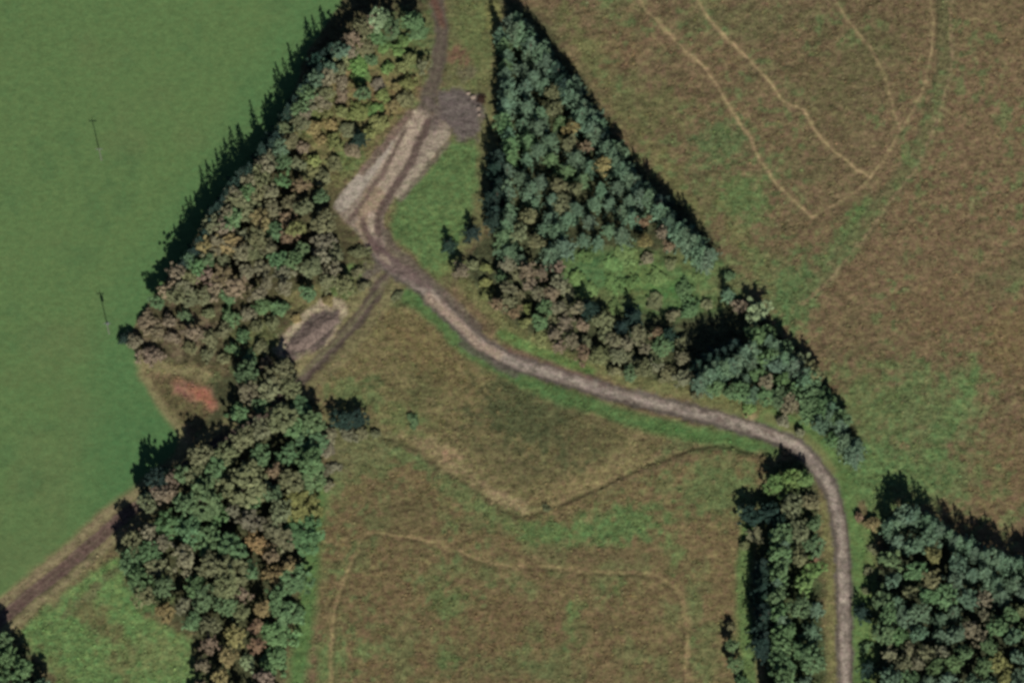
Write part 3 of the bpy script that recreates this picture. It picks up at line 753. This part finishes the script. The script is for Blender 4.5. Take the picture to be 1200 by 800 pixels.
row(EW, [(1044, 616), (1062, 602), (1100, 620), (1150, 646), (1235, 674)], 8.5, ((3, Con, 'blue-green', 8, 9.5, 1.7, 2.1), (1, Bro, 'blue-green', 8, 9.5, 1.7, 2.1)))
row(SW, [(910, 566), (932, 560), (950, 564)], 11, ((1, Bro, 'bright green', 5.5, 6.5, 1.8, 2.1),))
row(SW, [(893, 664), (892, 710), (896, 770)], 9, ((1, Con, 'dark green', 9, 11, 1.8, 2.1),))  # dark crown colour stands in for shade down the west side
row(SW, [(876, 606), (890, 604), (912, 606)], 9, ((1, Bro, 'dark green', 5, 6.5, 1.6, 2.0),))  # dark-coloured crowns put in where a shadow lies across the strip
row(SW, [(916, 625), (912, 680), (914, 740), (914, 850)], 13, ((2, Bro, 'mid green', 8.5, 10, 1.8, 2.2), (1, Con, 'blue-green', 9, 10.5, 1.7, 2.0)))
row(PW, [(384, 60), (357, 102), (337, 134), (317, 170), (287, 202), (257, 238), (232, 287), (201, 323)], 9, ((1, Con, 'dark green', 8.5, 11.5, 1.6, 2.0),))  # conifers implied by spiky shadows, coloured dark to fill out the shade band
row(PW, [(424, 40), (388, 92), (360, 134), (336, 172), (306, 204), (276, 242), (244, 294), (204, 346)], 13, ((1.2, Bro, 'mid green', 7.5, 9.5, 1.8, 2.1), (1.6, Bir, 'grey-brown', 7.5, 9.5, 1.8, 2.2), (1, Bro, 'olive', 7.5, 9.5, 1.8, 2.1)))
row(LW, [(152, 606), (180, 585), (205, 566), (228, 548), (240, 528)], 13, ((1.5, Bro, 'olive', 8, 9.5, 1.9, 2.3), (1, Bro, 'mid green', 8, 9.5, 1.9, 2.3), (.5, Bir, 'pinkish brown', 7.5, 9, 1.6, 1.9)))
row(LW, [(158, 620), (152, 660), (172, 705)], 14, ((1, Bro, 'mid green', 8, 9.5, 1.7, 2.1), (1, Bro, 'olive', 8, 9, 1.7, 2.1)))
# --- woods
A1 = [(412, 52), (500, 20), (498, 70), (478, 115), (450, 155), (418, 200), (395, 225), (335, 185), (340, 130), (370, 90)]
A2 = [(335, 175), (395, 215), (392, 250), (425, 300), (432, 325), (370, 345), (330, 345), (190, 350), (240, 290), (262, 245), (310, 195)]
A3 = [(180, 355), (330, 350), (322, 385), (320, 432), (240, 432), (172, 424), (158, 398)]
fill(PW, A1, 14, ((2, Shr, 'olive', 1.2, 2.6, 1.4, 2.4), (1, Shr, 'ochre', 1.2, 2.4, 1.3, 2.1), (3, Shr, 'yellow-green', 1.2, 2.6, 1.4, 2.4), (1, Shr, 'pinkish brown', 1.2, 2.4, 1.3, 2.0), (1.2, Bir, 'olive', 3, 4.5, 1.4, 1.9), (1.4, Shr, 'bright green', 1, 2, 1.4, 2.3), (.8, Bro, 'mid green', 3.5, 5, 1.5, 2.0)))
fill(PW, A2, 15.5, ((1.6, Bir, 'grey-brown', 4.5, 8, 1.4, 2.2), (2.4, Bro, 'olive', 4.5, 8, 1.5, 2.4), (1.4, Bro, 'mid green', 4.5, 7.5, 1.4, 2.2), (.8, Bir, 'rusty brown', 5, 7, 1.4, 2.0), (1.6, Bir, 'olive', 4.5, 7, 1.4, 2.0), (.7, Bir, 'pinkish brown', 5, 7, 1.4, 2.0), (.8, Bro, 'yellow-green', 5, 7, 1.5, 2.2), (.6, Bro, 'mid green', 5, 7, 1.3, 1.8)),
     gaps=([(345, 320), (375, 318), (378, 332), (345, 338)], [(272, 300), (300, 296), (298, 312), (275, 314)], [(385, 240), (400, 240), (440, 310), (425, 340), (400, 330)]))
fill(PW, A3, 17, ((2.4, Shr, 'pinkish brown', 1.8, 3.2, 1.5, 2.2), (2, Shr, 'grey-brown', 1.8, 3.2, 1.5, 2.3), (1.6, Shr, 'mid green', 1.6, 2.8, 1.4, 2.0), (.8, Bir, 'pinkish brown', 3, 4.5, 1.3, 1.8), (.8, Shr, 'olive', 1.6, 2.6, 1.3, 1.9)))
fill(PW, [(395, 245), (425, 280), (442, 310), (436, 335), (400, 352), (330, 385), (326, 352), (380, 340), (420, 325)], 17, ((2, Shr, 'olive', .9, 1.8, 1.1, 1.7), (1, Shr, 'bright green', .8, 1.5, 1.1, 1.6), (1, Shr, 'ochre', .9, 1.6, 1, 1.5)))
fill(LW, [(250, 442), (340, 432), (362, 470), (380, 505), (368, 560), (362, 600), (345, 640), (335, 700), (322, 740), (312, 870), (240, 870), (228, 740), (170, 712), (145, 655), (155, 612), (195, 575), (232, 545), (245, 490)], 20,
     ((2, Bro, 'mid green', 4.5, 10, 1.8, 2.7), (.9, Bir, 'grey-brown', 5, 9, 1.6, 2.4), (2.4, Bro, 'olive', 4.5, 10, 1.8, 2.7), (.6, Bir, 'rusty brown', 5, 8, 1.4, 1.9), (1.0, Bro, 'mid green', 4.5, 9, 1.7, 2.4), (.9, Bro, 'mid green', 5, 9, 1.6, 2.4), (.6, Bro, 'ochre', 5, 8, 1.4, 2.0), (.5, Bir, 'pinkish brown', 5, 8, 1.4, 1.9)),
     gaps=([(262, 540), (275, 528), (300, 530), (300, 545), (268, 556)], [(200, 632), (240, 632), (236, 652), (200, 655)], [(292, 505), (330, 500), (372, 520), (370, 540), (345, 535), (330, 522)], [(195, 700), (215, 678), (222, 690), (200, 740), (190, 740)], [(280, 500), (320, 470), (318, 490), (290, 512)], [(252, 606), (282, 600), (276, 622), (250, 628)], [(245, 690), (262, 672), (266, 700), (246, 716)], [(300, 690), (316, 690), (314, 712), (298, 706)], [(205, 600), (228, 596), (224, 610), (204, 612)]))
fill(LW, [(368, 500), (392, 500), (398, 540), (384, 570), (372, 560)], 15, ((1, Shr, 'grey-brown', 1, 2, 1.2, 1.8), (1, Shr, 'olive', .9, 1.8, 1.2, 1.7)))
fill(TW, [(592, 22), (618, 22), (676, 108), (736, 194), (815, 276), (835, 300), (790, 296), (720, 280), (650, 296), (610, 310), (582, 285), (590, 160)], 15.5,
     ((5, Con, 'blue-green', 5, 9, 1.5, 2.5), (1.2, Bro, 'olive', 5, 6.5, 1.3, 1.8), (.7, Bro, 'ochre', 5, 6.5, 1.2, 1.7), (1.3, Con, 'mid green', 5.5, 7, 1.4, 1.9), (.7, Bir, 'rusty brown', 4.5, 6, 1.2, 1.6), (.5, Bir, 'pinkish brown', 4.5, 6, 1.2, 1.6)))
fill(TW, [(548, 296), (600, 312), (655, 300), (668, 352), (720, 380), (800, 392), (806, 448), (748, 446), (692, 424), (640, 402), (566, 348), (540, 322)], 14.5,
     ((2, Bir, 'pinkish brown', 3.5, 5.5, 1.2, 1.8), (2, Bir, 'grey-brown', 3.5, 5.5, 1.3, 1.8), (1.6, Shr, 'olive', 1.6, 3, 1.3, 1.9), (1, Bro, 'olive', 4, 6, 1.4, 1.9), (1, Bir, 'rusty brown', 3.5, 5, 1.2, 1.7), (1, Bro, 'mid green', 4, 5.5, 1.3, 1.8), (.7, Shr, 'yellow-green', 1.4, 2.4, 1.1, 1.6)))
fill(TW, CLEARING, 20, ((3, Shr, 'bright green', .5, 1.1, 1.3, 2.4), (.8, Shr, 'olive', .6, 1.3, 1.2, 2.0), (1.2, Shr, 'mid green', .8, 1.8, 1.3, 2.2), (.6, Shr, 'grey-brown', .8, 1.8, 1.1, 1.8)))
fill(TW, [(824, 432), (868, 412), (874, 380), (905, 395), (945, 425), (962, 465), (1000, 512), (985, 528), (935, 482), (880, 465), (834, 456)], 13.8,
     ((3, Con, 'blue-green', 7, 9, 1.5, 2.0), (1.5, Bro, 'mid green', 5, 6.5, 1.4, 1.9), (1, Bro, 'grey-brown', 5, 6.5, 1.4, 1.9), (1, Bro, 'blue-green', 5, 7, 1.4, 1.9)))
for px in (826, 838, 850, 862):                    # the tall front row above the shadowed gap
    put(Con, 'blue-green', TW, px, 436 - (px - 826) * .35, rng.uniform(9.5, 11), 1.8)
fill(TW, [(800, 452), (930, 478), (985, 530), (955, 520), (890, 492), (805, 470)], 17, ((2, Shr, 'olive', .9, 2, 1.1, 1.8), (1, Shr, 'bright green', .8, 1.6, 1.1, 1.6), (1, Shr, 'grey-brown', 1, 2.2, 1.1, 1.7)))
fill(SW, [(908, 575), (945, 568), (955, 590), (958, 700), (960, 870), (908, 870), (902, 720), (896, 640), (900, 600)], 19,
     ((2, Bro, 'mid green', 6.5, 9, 1.8, 2.5), (1.6, Bro, 'olive', 6.5, 9, 1.8, 2.4), (1.4, Con, 'blue-green', 7, 9.5, 1.6, 2.1), (.8, Bir, 'grey-brown', 6, 8, 1.4, 1.9), (.5, Bro, 'bright green', 6, 8, 1.8, 2.3)))
fill(EW, [(1042, 628), (1062, 612), (1100, 628), (1150, 655), (1200, 672), (1235, 682), (1235, 870), (1034, 870), (1030, 700)], 16.5,
     ((4, Con, 'blue-green', 7.5, 10, 1.6, 2.2), (2, Bro, 'blue-green', 7, 9, 1.6, 2.2), (1.6, Bro, 'mid green', 6.5, 8.5, 1.6, 2.2), (.8, Bro, 'yellow-green', 6, 8, 1.4, 1.9), (.8, Bro, 'olive', 6, 8, 1.5, 2.0), (.3, Bir, 'grey-brown', 6, 7.5, 1.3, 1.7)))
fill(CW, [(-25, 742), (8, 748), (34, 778), (52, 806), (62, 870), (-25, 870)], 18, ((2, Bro, 'mid green', 7, 9, 1.8, 2.4), (1, Bro, 'blue-green', 7, 9, 1.7, 2.3), (.6, Bro, 'olive', 7, 9, 1.7, 2.3)))
fill('track verge', [(1012, 640), (1024, 640), (1028, 860), (1014, 860)], 22, ((1, Shr, 'mid green', .8, 1.8, .9, 1.4), (1, Shr, 'olive', .8, 1.6, .9, 1.3)))

# the tracks, the bare patches and the heap stay open to the sky
CLEAR = ((238, 466, 33), (246, 492, 14), (200, 434, 18), (212, 480, 16), (370, 384, 18), (345, 402, 14), (440, 318, 12), (556, 120, 16), (540, 136, 26))


def open_ground(p):
    k, c, wd, u, v, H, R = p; q = R * 5 * .9
    if any(math.hypot(u - a, v - b) < r_ + q for a, b, r_ in CLEAR): return False
    U_, V_ = np.array([u]), np.array([v])
    if seg_dist(U_, V_, TRACK_MAIN)[0][0] < 11 + q * .8: return False
    if (v < 445 or v > 600) and seg_dist(U_, V_, TRACK_BRANCH)[0][0] < 8 + q * .8: return False
    if poly_sd(U_, V_, APRON)[0] > -6 - q * .7: return False
    return True


PLANTS = [p for p in PLANTS if open_ground(p)]

# ------------------------------------------------------------------ labels that single each plant out
LAND = (('the track fork', 452, 312), ('the stone yard', 540, 136), ('the concrete apron', 450, 195), ('the upper utility pole', 118, 188), ('the lower utility pole', 127, 390), ('the bare red soil', 236, 462), ('the spoil heap', 366, 388),
        ('the green grass island', 510, 235), ('the sharp track bend', 955, 548), ('the grassy clearing', 755, 332), ('its top tip', 600, 10), ('the two dark bushes', 410, 487), ('the moor path corner', 952, 255),
        ('the bottom left corner', 0, 800), ('the bottom right corner', 1200, 800), ('the bottom track end', 992, 800), ('the field path corner', 430, 628), ('the lowest ditch bend', 606, 604),
        ('the farm track', 130, 614), ('the pasture corner', 215, 520), ('the top track end', 512, 0), ('the brush pile', 562, 116), ('its lower point', 1012, 530), ('the rusty verge shrub', 1008, 606))
ONES = ('', 'second', 'third', 'fourth', 'fifth', 'sixth', 'seventh', 'eighth', 'ninth', 'tenth', 'eleventh', 'twelfth', 'thirteenth', 'fourteenth', 'fifteenth', 'sixteenth', 'seventeenth', 'eighteenth', 'nineteenth', 'twentieth')
ORD = [q + ' ' if q else '' for q in ONES] + ['twenty-' + q + ' ' for q in ('first',) + ONES[1:9]] + ['thirtieth ']
looks = {}
RMED = {}
for p in PLANTS: RMED.setdefault((p[0], p[1], p[2]), []).append(p[6])
for i, p in enumerate(PLANTS):
    q = RMED[(p[0], p[1], p[2])]
    size = '' if len(q) < 24 else ('broad ' if p[6] > float(np.median(q)) else 'narrow ')       # crown size tells a big group apart
    looks.setdefault((p[0], size + p[1], p[2]), []).append(i)
LABEL = {}
for (k, c, wd), ids in looks.items():
    pos = np.array([[PLANTS[i][3], PLANTS[i][4]] for i in ids])
    D = np.stack([np.hypot(pos[:, 0] - lx, pos[:, 1] - ly) + (1e5 if ld.startswith('its') and wd != TW else 0) for ld, lx, ly in LAND], 1)
    rank = np.argsort(np.argsort(D, axis=0), axis=0)
    for j, i in enumerate(ids):
        score = np.maximum(rank[j] - 4, 0) * 80 + rank[j] * 20 + D[j]
        b = int(np.argmin(score)); kw = KIND_WORD[k]; rk = int(rank[j][b])
        cc = c
        where = ('in the ' + wd) if 'wood' in wd or wd in (SW, EW, CW) else ('on the ' + wd)
        if len(ids) == 1:
            LABEL[i] = f'{cc} {kw} {where}, the only one of its colour there'
            if wd in ('open ground',): LABEL[i] = f'{cc} {kw} standing alone on open ground near {LAND[int(np.argmin(D[j]))][0]}'
        else:
            LABEL[i] = f'{cc} {kw} {where}, {ORD[min(rk, 29)]}nearest {LAND[b][0]}'

for i, p in enumerate(PLANTS):
    if p[2] == 'open ground' and p[0] == Bro:
        LABEL[i] = 'dark green bushy tree in the middle field, ' + ('nearer the lower wood' if p[3] < 410 else 'farther from the lower wood')

# ------------------------------------------------------------------ plant the trees and shrubs
GROW = {Con: 1.25, Bro: 1.38, Bir: 1.4, Shr: 1.3}
first = {}
for i, (k, c, wd, px, py, H, R) in enumerate(PLANTS):
    vi = int(rng.integers(len(PROTO[k]))); crown_me, trunk_me = PROTO[k][vi]
    zc = H * (.55 if k != Shr else .4)
    x, y = W(px, py, zc)
    z = gh(x, y, False)
    base = lin(LEAFC[c]) * K * FOL * (1 + rng.normal(0, .07)) * (1 + rng.normal(0, .035, 3))
    colr = (*np.clip(base, .004, .6), 1)
    R *= GROW[k]
    sc = Vector((R / REF_R[k] * rng.uniform(.88, 1.15), R / REF_R[k] * rng.uniform(.88, 1.15), H / REF_H[k])); rot = rng.uniform(0, 6.283)
    grp = f'{KIND_WORD[k]}s of the {wd}'
    if k == Shr:
        if vi not in first.setdefault(k, {}):
            o = link('shrub', crown_me); first[k][vi] = o
        else:
            o = first[k][vi].copy(); COL.objects.link(o)
        o.color = colr
    else:
        if vi not in first.setdefault(k, {}):
            o = empty(k, (0, 0, 0))
            t = link('trunk', trunk_me, None, o); cr = link('crown', crown_me, None, o); first[k][vi] = (o, t, cr)
        else:
            s0, t0, c0 = first[k][vi]
            o = s0.copy(); COL.objects.link(o)
            t = t0.copy(); COL.objects.link(t); t.parent = o
            cr = c0.copy(); COL.objects.link(cr); cr.parent = o
        cr.color = colr
    o.location = (x, y, z); o.rotation_euler = (rng.normal(0, .03), rng.normal(0, .03), rot); o.scale = sc
    tag(o, LABEL[i], 'shrub' if k == Shr else 'tree', grp)
print('plants', len(PLANTS), {k: sum(p[0] == k for p in PLANTS) for k in PROTO})


# ------------------------------------------------------------------ tussocks of rough grass
r = np.random.default_rng(77)
n = 90000
tx, ty = r.uniform(-126, 126, n), r.uniform(-90, 94, n)
tu, tv = M(tx, ty)
keep = (tu > -25) & (tu < 1225) & (tv > -25) & (tv < 825)
keep &= poly_sd(tu, tv, PASTURE) < -4
for wk in WOODS.values(): keep &= poly_sd(tu, tv, wk) < 4
for P_, w_ in [(TRACK_MAIN, 22), (TRACK_BRANCH, 14), (FIELD_PATH, 4)] + [(q, 4) for q in PATHS]: keep &= seg_dist(tu, tv, P_)[0] > w_
keep &= (poly_sd(tu, tv, APRON) < -8) & (poly_sd(tu, tv, YARD) < -8) & (poly_sd(tu, tv, SPOIL) < -8)
island = poly_sd(tu, tv, [(530, 150), (575, 150), (570, 260), (515, 335), (450, 268), (500, 190)]) > 0
keep &= ~island
dens = fbm(tx / 7, ty / 7, 151, 4) * .6 + fbm(tx / 1.6, ty / 1.6, 152, 2) * .4
keep &= r.random(n) < smooth(.32, .62, dens) * .8
tx, ty = tx[keep], ty[keep]; n = len(tx)
tc_, _ = ground_colour(tx, ty); tz = sheet_height(tx, ty)
per = 5
ang = r.uniform(0, 6.283, (n, per)); sz = r.uniform(.16, .4, n)[:, None]; hh = sz * r.uniform(.4, .9, (n, per)); spread = sz * r.uniform(.6, 1.1, (n, per))
X0 = np.repeat(tx[:, None], per, 1); Y0 = np.repeat(ty[:, None], per, 1); Z0 = np.repeat(tz[:, None], per, 1) - .03
ca_, sa_ = np.cos(ang), np.sin(ang); wd_ = sz * .42
Q = np.stack([np.stack([X0 - sa_ * wd_ * .4, Y0 + ca_ * wd_ * .4, Z0], -1), np.stack([X0 + sa_ * wd_ * .4, Y0 - ca_ * wd_ * .4, Z0], -1),
              np.stack([X0 + ca_ * spread + sa_ * wd_, Y0 + sa_ * spread - ca_ * wd_, Z0 + hh], -1), np.stack([X0 + ca_ * spread - sa_ * wd_, Y0 + sa_ * spread + ca_ * wd_, Z0 + hh], -1)], 2).reshape(-1, 3)
me = mesh_from('tussock_grass', Q, np.arange(len(Q)).reshape(-1, 4), False)
tint = np.clip(r.normal(1.25, .2, (n, 1)), .5, 1.7) * (1 + r.normal(0, .05, (n, 3)))
cc = np.repeat(tc_ * tint, per * 4, 0)
a = me.attributes.new('cover', 'FLOAT_COLOR', 'POINT'); a.data.foreach_set('color', np.concatenate([cc, np.ones((len(cc), 1))], 1).astype(np.float32).ravel())
b = me.attributes.new('mottle', 'FLOAT', 'POINT'); b.data.foreach_set('value', np.full(len(cc), .3, np.float32))
o = link('tussock_grass', me, GROUND); tag(o, 'brown and green tussocks of rough grass over the moor and lower field', 'grass', kind='stuff')
print('tussocks', n)


# ------------------------------------------------------------------ utility poles, heap, stones
def box(cx, cy, cz, sx, sy, sz):
    v = np.array([(x, y, z) for z in (-1, 1) for y in (-1, 1) for x in (-1, 1)], float) * (sx / 2, sy / 2, sz / 2) + (cx, cy, cz)
    f = np.array([(0, 2, 3, 1), (4, 5, 7, 6), (0, 1, 5, 4), (2, 6, 7, 3), (0, 4, 6, 2), (1, 3, 7, 5)])
    return v, f


def lathe(path, sides=10):
    v, f = tube([(0, 0, z) for z, _ in path], [r_ for _, r_ in path], sides)
    return v, f


def pole(px, py, label, transformer):
    x, y = W(px, py); o = empty('utility_pole', (x, y, gh(x, y) - .1)); tag(o, label, 'utility pole', 'poles of the power line across the pasture')
    v, f = lathe([(0, .13), (3, .11), (5.5, .095), (7.9, .075), (8.0, .02)], 12); link('pole', mesh_from('pole', v, f), TIMBER, o)
    v, f = box(0, .14, 7.5, 1.7, .09, .11); link('crossarm', mesh_from('crossarm', v, f, False), STEEL, o)
    for k in (-1.05, 0, 1.05):
        v, f = lathe([(8.58, .05), (8.66, .09), (8.72, .05), (8.78, .09), (8.84, .05), (8.9, .02)], 8)
        v = v * np.array([.8, .8, 1]) + np.array([k * .72, .14 if k else 0, -1.02 if k else -.62])
        link('insulator', mesh_from('insulator', v, f), GLAZED, o)
    if transformer:
        v, f = join([lathe([(5.8, .1), (5.82, .34), (6.7, .34), (6.75, .1)], 14), box(0, -.3, 6.3, .14, .3, .14)])
        v = v + np.array([.0, .62, 0]); link('transformer', mesh_from('transformer', v, f), TANKM, o)


pole(119, 188, 'weathered wooden utility pole in the pasture, the upper of two, without a transformer', False)
pole(128, 391, 'weathered wooden utility pole with a transformer, the lower pole in the pasture', True)


def mound(name, pts_map, hgt, mat, label, cat, seed):
    P_ = [W(*p) for p in pts_map]
    A = np.array(P_); lo, hi = A.min(0), A.max(0); step = .3
    xs = np.arange(lo[0] - .6, hi[0] + .6, step); ys = np.arange(lo[1] - .6, hi[1] + .6, step)
    X, Y = np.meshgrid(xs, ys); x, y = X.ravel(), Y.ravel()
    sd = poly_sd(x, y, P_) + (fbm(x / 1.2, y / 1.2, seed, 3) - .5) * 1.0
    F = grid_faces(len(xs), len(ys)); F = F[(sd[F] > -.25).any(1)]
    used = np.unique(F); mp = np.full(len(x), -1); mp[used] = np.arange(len(used)); x, y, sd = x[used], y[used], sd[used]
    z = sheet_height(x, y) - .25 + hgt * smooth(-.3, 2.4, sd) * (.75 + .5 * fbm(x / 1.5, y / 1.5, seed + 3, 3)) + .3 * smooth(-.3, .2, sd) + .18 * (fbm(x / .5, y / .5, seed + 9, 2) - .5)
    cx, cy = float(x.mean()), float(y.mean()); cz = float(z.min())
    o = link(name, mesh_from(name, np.column_stack([x - cx, y - cy, z - cz]), mp[F]), mat); o.location = (cx, cy, cz); tag(o, label, cat)
    return o


mound('spoil_heap', [(338, 402), (350, 390), (364, 378), (382, 367), (396, 368), (396, 376), (382, 391), (364, 406), (347, 412), (338, 409)], .55, GRAVEL, 'low purple brown gravel spoil heap with a pale rim beside the farm track', 'spoil heap', 31)


def boulder(px, py, s, seed, label, group=None):
    r = np.random.default_rng(seed)
    import bmesh
    bm = bmesh.new(); bmesh.ops.create_icosphere(bm, subdivisions=3, radius=1)
    ax = unit(r.normal(0, 1, (9, 3))); cut = r.uniform(.55, .85, 9)
    for v in bm.verts:
        p = np.array(v.co)
        for a_, c_ in zip(ax, cut):
            d = p @ a_
            if d > c_: p = p - a_ * (d - c_) * .9
        v.co = p * s * np.array([1.1, .9, .7])
    me = bpy.data.meshes.new('boulder'); bm.to_mesh(me); bm.free()
    o = link('boulder', me, STONE); x, y = W(px, py); o.location = (x, y, gh(x, y) + s * .3); o.rotation_euler.z = r.uniform(0, 6); tag(o, label, 'boulder', group)


boulder(554, 114, .75, 1, 'largest pale boulder at the top corner of the stone yard', 'boulders by the stone yard')
boulder(549, 110, .5, 2, 'small pale boulder left of the largest boulder', 'boulders by the stone yard')
boulder(561, 128, .6, 3, 'pinkish pale boulder below the dark brush pile', 'boulders by the stone yard')
boulder(562, 135, .45, 4, 'smallest pale boulder on the edge of the stone yard', 'boulders by the stone yard')
r = np.random.default_rng(9)
parts = []
for k in range(70):
    a = r.uniform(0, 6.28); q = r.normal(0, .55, 2); l = r.uniform(.5, 1.1); z0 = max(0.05, 1.1 - np.hypot(*q) * 1.0) * r.uniform(.2, 1)
    d = np.array([math.cos(a), math.sin(a), r.uniform(-.3, .4)]) * l
    c = np.array([q[0], q[1], z0])
    parts.append(tube([c - d, c + r.normal(0, .05, 3), c + d], (.03, .05, .02), 5))
v, f = join(parts); v[:, 2] = np.maximum(v[:, 2], -.02)
o = link('brush_pile', mesh_from('brush_pile', v, f), DEAD); x, y = W(564, 117); o.location = (x, y, gh(x, y)); tag(o, 'dark heap of cut brushwood at the corner of the stone yard', 'brush pile')

# ------------------------------------------------------------------ camera, light
cam_d = bpy.data.cameras.new('Camera'); cam = bpy.data.objects.new('Camera', cam_d); COL.objects.link(cam)
cam.location = CAM; cam.rotation_euler = (TILT, 0, 0)
cam_d.sensor_width = 36; cam_d.lens = 36 * DIST / (1200 * PX); cam_d.clip_end = 20000; cam_d.clip_start = 1
scene.camera = cam

EL = math.radians(36)
sx, sy = .235, -.972                                   # horizontal direction towards the sun
sun_d = bpy.data.lights.new('Sun', 'SUN'); sun_d.energy = 5.0; sun_d.angle = math.radians(.5); sun_d.color = (1, .95, .87)
sun = bpy.data.objects.new('Sun', sun_d); COL.objects.link(sun)
dirv = Vector((-sx * math.cos(EL), -sy * math.cos(EL), -math.sin(EL)))
sun.rotation_euler = dirv.to_track_quat('-Z', 'Y').to_euler(); sun.location = (0, 0, 200)
world = bpy.data.worlds.new('World'); scene.world = world; world.use_nodes = True
nt = world.node_tree; bg = nt.nodes['Background']
sky = nt.nodes.new('ShaderNodeTexSky'); sky.sky_type = 'NISHITA'; sky.sun_disc = False; sky.air_density = .55; sky.dust_density = .3; sky.ozone_density = 1.5; sky.sun_elevation = EL; sky.sun_rotation = math.atan2(sx, sy)
nt.links.new(sky.outputs['Color'], bg.inputs['Color']); bg.inputs['Strength'].default_value = .05
vs = scene.view_settings
vs.view_transform = 'Standard'; vs.look = 'None'; vs.gamma = 1; vs.use_curve_mapping = False; vs.exposure = 0.42
scene.render.engine = 'CYCLES'
scene.cycles.pixel_filter_type = 'BLACKMAN_HARRIS'; scene.cycles.filter_width = 3.2
scene.cycles.max_bounces = 5; scene.cycles.diffuse_bounces = 2; scene.cycles.transmission_bounces = 2
scene.cycles.use_denoising = True
